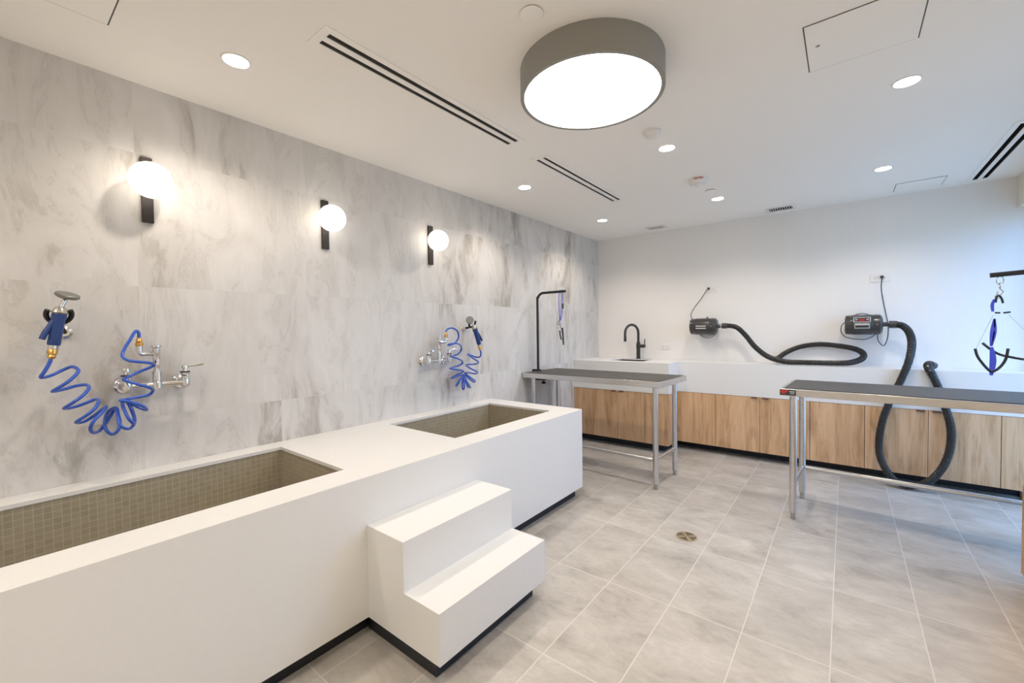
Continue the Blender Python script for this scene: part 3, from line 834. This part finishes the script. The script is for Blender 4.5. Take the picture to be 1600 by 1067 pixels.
obj('toggle', tube([HP(-0.012, 0.212), HP(0.008, 0.213)], 0.0045, 0.008, 8), 'black', hn, smooth=True)
obj('toggle', tube([HP(0.020, 0.214), HP(0.046, 0.210)], 0.0045, 0.008, 8), 'black', hn, smooth=True)
bm = bmesh.new()
add_tube(bm, catmull([HP(-0.084, 0.415, 0.01), HP(-0.074, 0.46, 0.008), HP(-0.052, 0.505), HP(-0.026, 0.542), HP(-0.010, 0.540), HP(0.014, 0.512), HP(0.032, 0.47), HP(0.040, 0.412)], 0.008), 0.0065, 10)
obj('rubber_hoop', bm, 'black', hn, smooth=True)
bm = bmesh.new()
add_tube(bm, catmull([HP(-0.046, 0.385, 0.06), HP(-0.020, 0.418, 0.04), HP(0.012, 0.446, 0.03), HP(0.050, 0.460, -0.01), HP(0.085, 0.468, -0.05)], 0.008), 0.0065, 10)
obj('rubber_hoop', bm, 'black', hn, smooth=True)
for a, b in (((-0.018, 0.225), (-0.082, 0.415)), ((0.040, 0.225), (0.13, 0.36))):
    bm = bmesh.new(); add_cyl(bm, HP(*a), HP(*b), 0.0009, n=6)
    obj('wire', bm, 'grey_plastic', hn, smooth=True)

# ------------------------------------------------------------------ wall-mounted wash faucets
def wash_faucet(label, yc, zc, swing, side):
    """side +1: spout turned towards the back wall, -1: towards the camera end"""
    t = thing('wash_faucet', label, 'faucet', (0, yc, zc), 'chrome wall faucets over the basins')
    X = 0.075; HW = 0.103
    bm = bmesh.new(); add_cyl(bm, (X, yc - HW, zc), (X, yc + HW, zc), 0.0115)
    add_lathe(bm, (X, yc, zc - 0.016), (0, 0, 1), [(0, 0.015), (0.004, 0.019), (0.028, 0.019), (0.034, 0.014)], 20)
    obj('mixer_bar', bm, 'chrome', t, smooth=True)
    for s in (-1, 1):
        y = yc + s * HW
        bm = bmesh.new(); add_lathe(bm, (0.0008, y, zc), (1, 0, 0), [(0, 0.033), (0.003, 0.033), (0.009, 0.022), (0.022, 0.015), (X, 0.014)], 24)
        fl = obj('wall_flange', bm, 'chrome', t, smooth=True)
        bm = bmesh.new(); add_lathe(bm, (X, y, zc - 0.020), (0, 0, 1), [(0, 0.010), (0.004, 0.017), (0.030, 0.019), (0.048, 0.014), (0.052, 0.017), (0.066, 0.017)], 18)
        v = obj('valve', bm, 'chrome', t, smooth=True)
        sub('valve_ring', lathe((X, y, zc + 0.0462), (0, 0, 1), [(0, 0.0195), (0.007, 0.0195)], 18), 'black_plastic', v, smooth=True)
        bm = bmesh.new(); add_lathe(bm, (X, y, zc + 0.0533), (0, 0, 1), [(0, 0.009), (0.012, 0.008), (0.014, 0.014), (0.026, 0.013), (0.030, 0.007)], 16)
        d = Vector((0.25, 1.0, 0.14)).normalized() if s > 0 else Vector((1.0, -0.25, 0.1)).normalized()
        p = Vector((X, y, zc + 0.074)); add_tube(bm, [p, p + d * 0.025, p + d * 0.05, p + d * 0.072], lambda i, s_: (0.0055, 0.0055, 0.0072, 0.006)[i], 10)
        sub('lever_handle', bm, 'chrome', v, smooth=True)
    bm = bmesh.new(); add_lathe(bm, (X, yc, zc + 0.015), (0, 0, 1), [(0, 0.0135), (0.004, 0.018), (0.045, 0.018), (0.050, 0.013), (0.085, 0.012), (0.088, 0.014), (0.150, 0.014), (0.154, 0.020), (0.162, 0.020)], 20)
    rs = obj('riser', bm, 'chrome', t, smooth=True)
    d = Vector(swing); h = Vector((X, yc, zc + 0.140)); e = h + d * 0.060
    bm = bmesh.new(); add_tube(bm, [h, h + d * 0.035, e - d * 0.006, e + Vector((0, 0, 0.006)), e + Vector((0, 0, 0.030))], 0.0095, 14)
    add_cyl(bm, e + Vector((0, 0, 0.012)), e + Vector((0, 0, 0.036)), 0.0125)
    so = sub('spout_elbow', bm, 'chrome', rs, smooth=True)
    return t, e + Vector((0, 0, 0.036))
f1, e1 = wash_faucet('chrome wall faucet over the nearer basin, spout turned left', -4.500, 1.073, (0.10, -0.99, 0), -1)
f2, e2 = wash_faucet('chrome wall faucet over the farther basin, spout turned right', -2.812, 1.073, (0.30, 0.95, 0), 1)

COIL1 = [(0.13, -4.825, 1.215), (0.13, -4.831, 1.194), (0.13, -4.844, 1.164), (0.12, -4.853, 1.142), (0.08, -4.827, 1.143), (0.06, -4.79, 1.162), (0.08, -4.765, 1.174), (0.12, -4.753, 1.159), (0.15, -4.773, 1.133), (0.15, -4.8, 1.108), (0.12, -4.825, 1.085), (0.07, -4.793, 1.085), (0.06, -4.751, 1.095), (0.08, -4.726, 1.096), (0.12, -4.726, 1.084), (0.15, -4.748, 1.06), (0.15, -4.775, 1.037), (0.12, -4.796, 1.015), (0.07, -4.764, 1.01), (0.06, -4.73, 1.02), (0.07, -4.702, 1.033), (0.11, -4.697, 1.027), (0.15, -4.715, 1.004), (0.15, -4.741, 0.98), (0.12, -4.765, 0.955), (0.07, -4.738, 0.946), (0.06, -4.708, 0.963), (0.07, -4.684, 0.987), (0.1, -4.674, 1.001), (0.14, -4.693, 0.983), (0.16, -4.72, 0.957), (0.15, -4.729, 0.928), (0.12, -4.718, 0.904), (0.08, -4.695, 0.901), (0.06, -4.672, 0.926), (0.06, -4.653, 0.961), (0.08, -4.642, 0.985), (0.11, -4.64, 0.964), (0.14, -4.64, 0.934), (0.15, -4.647, 0.906), (0.13, -4.661, 0.887), (0.1, -4.673, 0.897), (0.08, -4.678, 0.926), (0.07, -4.671, 0.961), (0.08, -4.657, 0.985), (0.1, -4.643, 0.99), (0.13, -4.643, 0.96), (0.15, -4.643, 0.929), (0.15, -4.628, 0.909), (0.13, -4.605, 0.902), (0.1, -4.586, 0.922), (0.07, -4.585, 0.958), (0.06, -4.595, 0.994), (0.07, -4.615, 1.019), (0.11, -4.625, 1.003), (0.14, -4.621, 0.971), (0.15, -4.61, 0.94), (0.13, -4.593, 0.92), (0.09, -4.587, 0.946), (0.07, -4.595, 0.987), (0.07, -4.597, 1.005), (0.08, -4.572, 0.984), (0.1, -4.547, 0.968), (0.13, -4.557, 0.984), (0.15, -4.584, 1.004), (0.15, -4.615, 1.02), (0.15, -4.637, 1.027), (0.13, -4.612, 1.027), (0.12, -4.568, 1.031), (0.12, -4.539, 1.036), (0.13, -4.527, 1.053), (0.15, -4.543, 1.07), (0.16, -4.579, 1.087), (0.15, -4.608, 1.102), (0.14, -4.624, 1.113), (0.12, -4.601, 1.122), (0.11, -4.568, 1.138), (0.11, -4.535, 1.152), (0.12, -4.518, 1.165), (0.14, -4.538, 1.176), (0.16, -4.576, 1.184), (0.15, -4.61, 1.193), (0.13, -4.623, 1.211), (0.11, -4.611, 1.243), (0.1, -4.592, 1.277), (0.09, -4.578, 1.303), (0.083, -4.567, 1.316), (0.081, -4.559, 1.306), (0.081, -4.559, 1.28)]
COIL2 = [(0.13, -2.412, 1.142), (0.13, -2.401, 1.108), (0.12, -2.404, 1.08), (0.07, -2.4, 1.076), (0.06, -2.444, 1.093), (0.08, -2.507, 1.107), (0.13, -2.533, 1.095), (0.16, -2.517, 1.071), (0.15, -2.462, 1.047), (0.12, -2.425, 1.03), (0.07, -2.402, 1.018), (0.06, -2.451, 1.018), (0.08, -2.527, 1.02), (0.13, -2.555, 1.007), (0.16, -2.535, 0.987), (0.15, -2.472, 0.962), (0.12, -2.435, 0.947), (0.07, -2.409, 0.936), (0.06, -2.464, 0.947), (0.08, -2.542, 0.958), (0.13, -2.567, 0.943), (0.16, -2.547, 0.916), (0.14, -2.487, 0.889), (0.11, -2.466, 0.875), (0.07, -2.475, 0.896), (0.06, -2.517, 0.934), (0.09, -2.56, 0.937), (0.14, -2.589, 0.902), (0.15, -2.564, 0.857), (0.12, -2.523, 0.835), (0.08, -2.508, 0.838), (0.06, -2.513, 0.878), (0.06, -2.53, 0.928), (0.1, -2.578, 0.935), (0.14, -2.611, 0.893), (0.13, -2.605, 0.838), (0.1, -2.593, 0.834), (0.07, -2.562, 0.876), (0.06, -2.533, 0.924), (0.1, -2.578, 0.937), (0.15, -2.669, 0.907), (0.13, -2.689, 0.869), (0.09, -2.65, 0.873), (0.06, -2.585, 0.9), (0.06, -2.538, 0.936), (0.1, -2.598, 0.946), (0.15, -2.707, 0.945), (0.13, -2.74, 0.933), (0.08, -2.678, 0.936), (0.06, -2.599, 0.949), (0.07, -2.558, 0.964), (0.11, -2.595, 0.98), (0.16, -2.706, 0.999), (0.14, -2.762, 1.011), (0.09, -2.686, 1.013), (0.06, -2.597, 1.017), (0.07, -2.561, 1.034), (0.1, -2.596, 1.059), (0.15, -2.684, 1.081), (0.15, -2.751, 1.101), (0.09, -2.674, 1.103), (0.06, -2.59, 1.116), (0.07, -2.569, 1.148), (0.1, -2.605, 1.179), (0.14, -2.681, 1.2), (0.16, -2.767, 1.201), (0.15, -2.789, 1.193), (0.11, -2.73, 1.187), (0.07, -2.643, 1.201), (0.07, -2.607, 1.229), (0.08, -2.606, 1.265), (0.09, -2.635, 1.301), (0.1, -2.694, 1.321), (0.095, -2.735, 1.315), (0.093, -2.752, 1.299), (0.093, -2.755, 1.283)]

def spray_hose(label, coil, end, r, body_bot, body_top, head_c, head_n, head_r, trig):
    """coil hose with brass couplings and the hand sprayer screwed to it"""
    t = thing('coiled_spray_hose', label, 'hose', tuple(coil[len(coil) // 2]), 'blue coiled spray hoses')
    obj('coil', tube(coil, r, 0.004, 10), 'hose_blue', t, smooth=True)
    bb, bt = Vector(body_bot), Vector(body_top); d = (bt - bb).normalized()
    c0 = Vector(coil[0])
    obj('brass_coupling', lathe(c0, bb - c0, [(-0.004, 0.009), (0.004, 0.013), (0.012, 0.011), (0.016, 0.0155), (0.030, 0.0155), (0.036, 0.011), ((bb - c0).length, 0.0105)], 14), 'brass', t, smooth=True)
    e = Vector(end); c1 = Vector(coil[-1])
    obj('brass_coupling', lathe(e - Vector((0, 0, 0.002)), (c1 - e), [(0, 0.0105), (0.006, 0.0145), (0.016, 0.0145), (0.019, 0.010), (0.024, 0.0125), (0.034, 0.010), (max(0.036, (c1 - e).length + 0.008), 0.008)], 14), 'brass', t, smooth=True)
    L = (bt - bb).length
    g_ = obj('spray_grip', lathe(bb, d, [(0, 0.0165), (0.006, 0.019), (L * 0.5, 0.0185), (L * 0.82, 0.019), (L * 0.9, 0.022), (L, 0.021)], 20), 'grip_blue', t, smooth=True)
    sub('collar', lathe(bb - d * 0.018, d, [(0, 0.012), (0.004, 0.0155), (0.019, 0.0155)], 16), 'chrome', g_, smooth=True)
    tr = Vector(trig)
    sub('trigger', tube([bt - d * 0.025 + tr * 0.012, bt - d * 0.050 + tr * 0.020, bb + d * (L * 0.42) + tr * 0.028, bb + d * (L * 0.20) + tr * 0.034], lambda i, s: 0.0095, 0.008, 10), 'grip_blue', g_, smooth=True)
    hc = Vector(head_c); hn_ = Vector(head_n).normalized()
    sub('valve_body', lathe(bt - d * 0.002, d, [(0, 0.018), (0.008, 0.024), (0.020, 0.020), (0.030, 0.014)], 16), 'satin', g_, smooth=True)
    nk0 = bt + d * 0.024
    sub('neck', tube([nk0, nk0.lerp(hc, 0.55), hc], 0.0078, 0.008, 12), 'chrome', g_, smooth=True)
    sub('spray_head', lathe(hc - hn_ * 0.008, hn_, [(0, 0.010), (0.003, head_r * 0.8), (0.008, head_r), (0.016, head_r), (0.019, head_r * 0.9)], 28), 'head_grey', g_, smooth=True)
    return t
spray_hose('blue coiled hose and sprayer at the nearer basin, drooping in wide zigzags', COIL1, e1, 0.0063, (0.130, -4.818, 1.262), (0.130, -4.799, 1.382), (0.125, -4.776, 1.452), (0.35, 0.22, 1.0), 0.036, (0.2, -1.0, 0))
spray_hose('blue coiled hose and sprayer at the farther basin, coils bunched in a fan', COIL2, e2, 0.0066, (0.130, -2.420, 1.186), (0.130, -2.470, 1.315), (0.115, -2.512, 1.384), (0.9, -0.75, 0.35), 0.032, (0.3, 1.0, 0.1))

def hook(label, flange, hub, u):
    t = thing('sprayer_hook', label, 'hook', flange, 'wall hooks holding the sprayers')
    fx_, fy_, fz_ = flange; hb = Vector(hub)
    obj('wall_flange', lathe((0.0008, fy_, fz_), (1, 0, 0), [(0, 0.026), (0.004, 0.026), (0.012, 0.016), (0.035, 0.014)], 22), 'chrome', t, smooth=True)
    obj('bracket_arm', tube([(0.030, fy_, fz_), (0.050, fy_ + (hb.y - fy_) * 0.25, fz_ + (hb.z - fz_) * 0.1), (0.075, fy_ + (hb.y - fy_) * 0.8, fz_ + (hb.z - 0.03 - fz_) * 0.7), (hb.x - 0.030, hb.y, hb.z - 0.030)], 0.0085, 0.008, 10), 'black', t, smooth=True)
    pts = []
    for i in range(15):
        a = math.radians(-118 + 236 * i / 14)       # open at the top, the prongs come forward round the grip
        pts.append((hb.x - 0.030 + 0.030 * (1 - math.cos(a)) * 0.5 * u, hb.y + math.sin(a) * 0.034, hb.z - math.cos(a) * 0.034))
    obj('cradle', tube(pts, 0.0085, 0.006, 10), 'black', t, smooth=True)
hook('black and chrome wall hook holding the nearer sprayer', (0.0, -4.778, 1.312), (0.128, -4.799, 1.382), 1.2)
hook('black and chrome wall hook holding the farther sprayer', (0.0, -2.470, 1.320), (0.110, -2.462, 1.362), 1.0)

# ------------------------------------------------------------------ globe wall lights
def globe(yc, label):
    t = thing('globe_sconce', label, 'wall lamp', (0, yc, 1.81), 'globe sconces on the marble wall')
    obj('back_plate', box(0.0008, 0.018, yc - 0.021, yc + 0.021, 1.810, 2.104), 'bronze', t, bev=0.0015)
    obj('stem', cyl((0.0182, yc, 1.984), (0.03, yc, 1.984), 0.022), 'bronze', t, smooth=True)
    bm = bmesh.new(); add_sphere(bm, (0.100, yc - 0.002, 1.981), 0.0775, 48, 32)
    obj('glass_globe', bm, 'globe_light', t, smooth=True)
    return t
gl = globe(-4.500, 'globe sconce nearest the camera, above the nearer chrome faucet')
g2 = relabel(copy_tree(gl), 'middle globe sconce of the three on the marble wall', (0, -3.660, 1.81))
g3 = relabel(copy_tree(gl), 'farthest globe sconce, above the farther chrome faucet', (0, -2.822, 1.81))

# ------------------------------------------------------------------ drum ceiling lamp
def drum(x, y, label):
    dl = thing('drum_ceiling_lamp', label, 'ceiling lamp', (x, y, 2.314), 'round grey drum lamps on the ceiling')
    bm = bmesh.new()
    add_lathe(bm, (x, y, 2.314), (0, 0, 1), [(0, 0.291), (0, 0.308), (CEIL - 2.314 - 0.0008, 0.308), (CEIL - 2.314 - 0.0008, 0.300), (0.006, 0.300), (0.006, 0.291), (0, 0.291)], 96, cap=False)
    bmesh.ops.remove_doubles(bm, verts=bm.verts[:], dist=1e-5)
    obj('shade', bm, 'drum', dl, smooth=True)
    obj('diffuser', lathe((x, y, 2.316), (0, 0, 1), [(0, 0.2905), (0.0035, 0.2905)], 96), 'drum_light', dl, smooth=True)
drum(1.633, -3.303, 'large round grey drum lamp with glowing white diffuser on the ceiling')
drum(1.633, -6.05, 'added unseen drum lamp on the ceiling behind the camera')  # unseen second lamp, added to give the room more diffuse light

# ------------------------------------------------------------------ recessed downlights
def downlight(x, y, label, group=None):
    t = thing('recessed_downlight', label, 'ceiling light', (x, y, CEIL), 'recessed downlights in the white ceiling')
    bm = bmesh.new()
    add_lathe(bm, (x, y, CEIL - 0.0008), (0, 0, -1), [(0, 0.056), (0.003, 0.054), (0.004, 0.047), (0.002, 0.0465), (0, 0.0465), (0, 0.056)], 40, cap=False)
    bmesh.ops.remove_doubles(bm, verts=bm.verts[:], dist=1e-5)
    obj('trim_ring', bm, 'white_plastic', t, smooth=True)
    obj('lens', lathe((x, y, CEIL - 0.0008), (0, 0, -1), [(0, 0.0455), (0.0012, 0.0455)], 36), 'down_light', t, smooth=True)
    l = bpy.data.lights.new('lamp', 'SPOT'); l.energy = SPOT_W; l.color = WARM
    l.spot_size = math.radians(140); l.spot_blend = 0.6; l.shadow_soft_size = 0.04
    o = bpy.data.objects.new('lamp', l); col.objects.link(o); o.parent = t; o.location = (0, 0, -0.012)
    return t
DL = [((0.522, -4.300), 'downlight over the nearer basin, close to the marble wall'),
      ((0.511, -2.275), 'downlight between the short slot diffuser and the marble wall'),
      ((0.519, -0.925), 'downlight nearest the corner of marble and white walls'),
      ((1.626, -0.930), 'downlight beside the small sprinkler cap'),
      ((1.626, -2.277), 'downlight beside the plain smoke detector'),
      ((2.722, -0.907), 'downlight in front of the small access panel'),
      ((2.732, -2.282), 'downlight in front of the large access panel'),
      ((2.730, -4.300), 'added unseen downlight on the ceiling near the camera'),  # from here to the list end: out of view, added to brighten the room
      ((0.522, -5.900), 'added unseen downlight at the near end over the bathing station'),
      ((1.630, -5.600), 'added unseen downlight behind the camera'),
      ((2.730, -5.900), 'added unseen downlight behind the camera near the window')]
for (x, y), lb in DL: downlight(x, y, lb)

# ------------------------------------------------------------------ ceiling fittings
def slot_diffuser(label, s0, s1, fr, mat):
    x0, x1, y0, y1 = fr
    t = thing('slot_diffuser', label, 'air vent', ((x0 + x1) / 2, (y0 + y1) / 2, CEIL), 'linear slot diffusers in the ceiling')
    bm = bmesh.new(); add_slab_holes(bm, x0, x1, y0, y1, CEIL - 0.0028, CEIL - 0.0006, [s0, s1], lambda a, b, c: (a, b, c))
    obj('frame', bm, 'ceiling', t)
    for s in (s0, s1):
        bm = bmesh.new(); e = 0.0004
        add_slab_holes(bm, s[0] + e, s[1] - e, s[2] + e, s[3] - e, CEIL - 0.0004, CEIL + 0.05, [(s[0] + 0.002, s[1] - 0.002, s[2] + 0.002, s[3] - 0.002)], lambda a, b, c: (a, b, c))
        add_box(bm, s[0] + e, s[1] - e, s[2] + e, s[3] - e, CEIL + 0.05, CEIL + 0.052)
        obj('slot', bm, mat, t)
slot_diffuser('long double-slot air diffuser between drum lamp and marble wall', SLOTS[0], SLOTS[1], (0.858, 1.004, -4.170, -2.925), 'slot_grey')
slot_diffuser('double-slot air diffuser in the middle distance near the marble wall', SLOTS[2], SLOTS[3], (0.855, 0.990, -2.680, -1.440), 'slot_grey')
slot_diffuser('double-slot air diffuser along the window side at the right', SLOTS[4], SLOTS[5], (3.258, 3.400, -1.345, -0.075), 'slot')

def grille(label, v, dark):
    x0, x1, y0, y1 = v
    t = thing('ceiling_grille', label, 'air vent', ((x0 + x1) / 2, (y0 + y1) / 2, CEIL), 'small ceiling grilles by the back wall')
    bm = bmesh.new(); add_slab_holes(bm, x0 - 0.028, x1 + 0.028, y0 - 0.028, y1 + 0.028, CEIL - 0.004, CEIL - 0.0006, [v], lambda a, b, c: (a, b, c))
    obj('frame', bm, 'white_plastic', t)
    bm = bmesh.new(); e = 0.0004
    add_slab_holes(bm, x0 + e, x1 - e, y0 + e, y1 - e, CEIL - 0.0004, CEIL + 0.06, [(x0 + 0.002, x1 - 0.002, y0 + 0.002, y1 - 0.002)], lambda a, b, c: (a, b, c))
    add_box(bm, x0 + e, x1 - e, y0 + e, y1 - e, CEIL + 0.06, CEIL + 0.062)
    obj('duct', bm, dark, t)
    n = 10
    for i in range(n):
        xx = x0 + (x1 - x0) * (i + 0.5) / n
        obj('slat', box(xx - 0.0022, xx + 0.0022, y0 + 0.002, y1 - 0.002, CEIL - 0.001, CEIL + 0.012), 'white_plastic', t)
grille('small ceiling grille nearest the marble wall', VENTS[0], 'slot_grey')
grille('small dark-slatted ceiling grille above the middle of the back wall', VENTS[1], 'slot')

def access_panel(label, x0, x1, y0, y1, lock=None):
    t = thing('access_panel', label, 'access panel', ((x0 + x1) / 2, (y0 + y1) / 2, CEIL), 'flush ceiling access panels')
    bm = bmesh.new(); g_ = 0.004
    add_slab_holes(bm, x0 - g_, x1 + g_, y0 - g_, y1 + g_, CEIL - 0.0012, CEIL - 0.0005, [(x0, x1, y0, y1)], lambda a, b, c: (a, b, c))
    obj('reveal', bm, 'gap', t)
    p = obj('panel', box(x0 + 0.0005, x1 - 0.0005, y0 + 0.0005, y1 - 0.0005, CEIL - 0.003, CEIL - 0.0005), 'ceiling', t)
    if lock: sub('lock', lathe((*lock, CEIL - 0.003), (0, 0, -1), [(0, 0.008), (0.001, 0.008)], 14), 'grey_plastic', p)
access_panel('large ceiling access panel with a small lock, upper right', 2.383, 2.732, -3.018, -2.664, (2.42, -2.86))
access_panel('ceiling access panel cut by the top edge at the far left', 0.394, 0.850, -5.02, -4.672)
access_panel('narrow access panel close to the back wall by the window', 2.830, 3.115, -0.385, -0.130)

t = thing('smoke_detector', 'round white smoke detector beside the drum lamp', 'smoke detector', (1.630, -2.552, CEIL))
obj('base', lathe((1.630, -2.552, CEIL - 0.0006), (0, 0, -1), [(0, 0.052), (0.010, 0.052), (0.012, 0.046)], 36), 'white_plastic', t, smooth=True)
obj('cap', lathe((1.630, -2.552, CEIL - 0.0127), (0, 0, -1), [(0, 0.044), (0.012, 0.040), (0.020, 0.030), (0.022, 0.012)], 36), 'white_plastic', t, smooth=True)
t = thing('fire_alarm', 'white ceiling fire alarm sounder with red lettering', 'fire alarm', (1.625, -1.545, CEIL))
fb = obj('base', lathe((1.625, -1.545, CEIL - 0.0006), (0, 0, -1), [(0, 0.072), (0.020, 0.070), (0.034, 0.060), (0.038, 0.050)], 40), 'white_plastic', t, smooth=True)
obj('strobe_lens', lathe((1.625, -1.545, CEIL - 0.039), (0, 0, -1), [(0, 0.028), (0.010, 0.024), (0.018, 0.012)], 24), 'white_plastic', t, smooth=True)
def lettering(txt, size, loc, rot, mat, part):
    c = bpy.data.curves.new('lettering', 'FONT'); c.body = txt; c.size = size; c.extrude = 0.0006; c.align_x = 'CENTER'; c.align_y = 'CENTER'; c.space_character = 1.1; c.offset = 0.0006
    o = bpy.data.objects.new('lettering', c); col.objects.link(o)
    dg = bpy.context.evaluated_depsgraph_get(); me = bpy.data.meshes.new_from_object(o.evaluated_get(dg))
    bpy.data.objects.remove(o)
    me.transform(Matrix.Translation(loc) @ rot)
    me.transform(Matrix.Translation(root_of(part).location).inverted())
    me.materials.clear(); me.materials.append(M[mat])
    q = bpy.data.objects.new('lettering', me); col.objects.link(q); q.parent = part
    return q
# the words run round the side that faces the room
_d = Vector((2.51 - 1.625, -5.0 + 1.545, 0)).normalized()
_a = math.atan2(_d.y, _d.x)
_rot = Matrix.Rotation(_a + PI / 2, 4, 'Z') @ Matrix.Rotation(math.radians(100), 4, 'X')
lettering('FIRE FEU', 0.016, Vector((1.625, -1.545, CEIL - 0.012)) + _d * 0.0722, _rot, 'red', fb)

for (x, y, r, lb) in ((1.625, -3.735, 0.041, 'round white sprinkler cover plate at the top beside the drum lamp'), (1.632, -1.205, 0.041, 'small round sprinkler cover plate near the fire alarm')):
    t = thing('sprinkler_cover', lb, 'sprinkler', (x, y, CEIL), 'concealed sprinkler covers')
    obj('shadow_ring', lathe((x, y, CEIL - 0.0005), (0, 0, -1), [(0, r * 0.93), (0.003, r * 0.93)], 32), 'gap', t)
    obj('cover', lathe((x, y, CEIL - 0.0036), (0, 0, -1), [(0, r), (0.002, r), (0.0025, r * 0.97)], 40), 'ceiling', t, smooth=True)

# ------------------------------------------------------------------ floor drain
fd = thing('floor_drain', 'round brass floor drain with slotted segments in the grey tiles', 'drain', (1.746, -2.300, 0))
cxd, cyd, RD = 1.746, -2.300, 0.062
obj('rim', lathe((cxd, cyd, 0.0004), (0, 0, 1), [(0, RD), (0.002, RD), (0.0025, RD - 0.004)], 40), 'drain_brass', fd, smooth=True)
bm = bmesh.new()
def arc_plate(bm, r0, r1, a0, a1, z0, z1, n=8):
    T_ = [a0 + (a1 - a0) * i / n for i in range(n + 1)]
    lo0 = [bm.verts.new((cxd + r0 * math.cos(a), cyd + r0 * math.sin(a), z1)) for a in T_]
    lo1 = [bm.verts.new((cxd + r1 * math.cos(a), cyd + r1 * math.sin(a), z1)) for a in T_]
    for i in range(n): bm.faces.new((lo0[i], lo0[i + 1], lo1[i + 1], lo1[i]))
    ba_ = [bm.verts.new((v.co.x, v.co.y, z0)) for v in lo1]
    for i in range(n): bm.faces.new((lo1[i], lo1[i + 1], ba_[i + 1], ba_[i]))
for q in range(4):
    for k in range(4):
        r0 = 0.013 + k * 0.011
        w_ = 0.30 + 0.30 * (k / 3)
        mid = q * PI / 2 - 0.12
        arc_plate(bm, r0, r0 + 0.0058, mid - w_, mid + w_, 0.002, 0.0034)
obj('slots', bm, 'slot', fd)
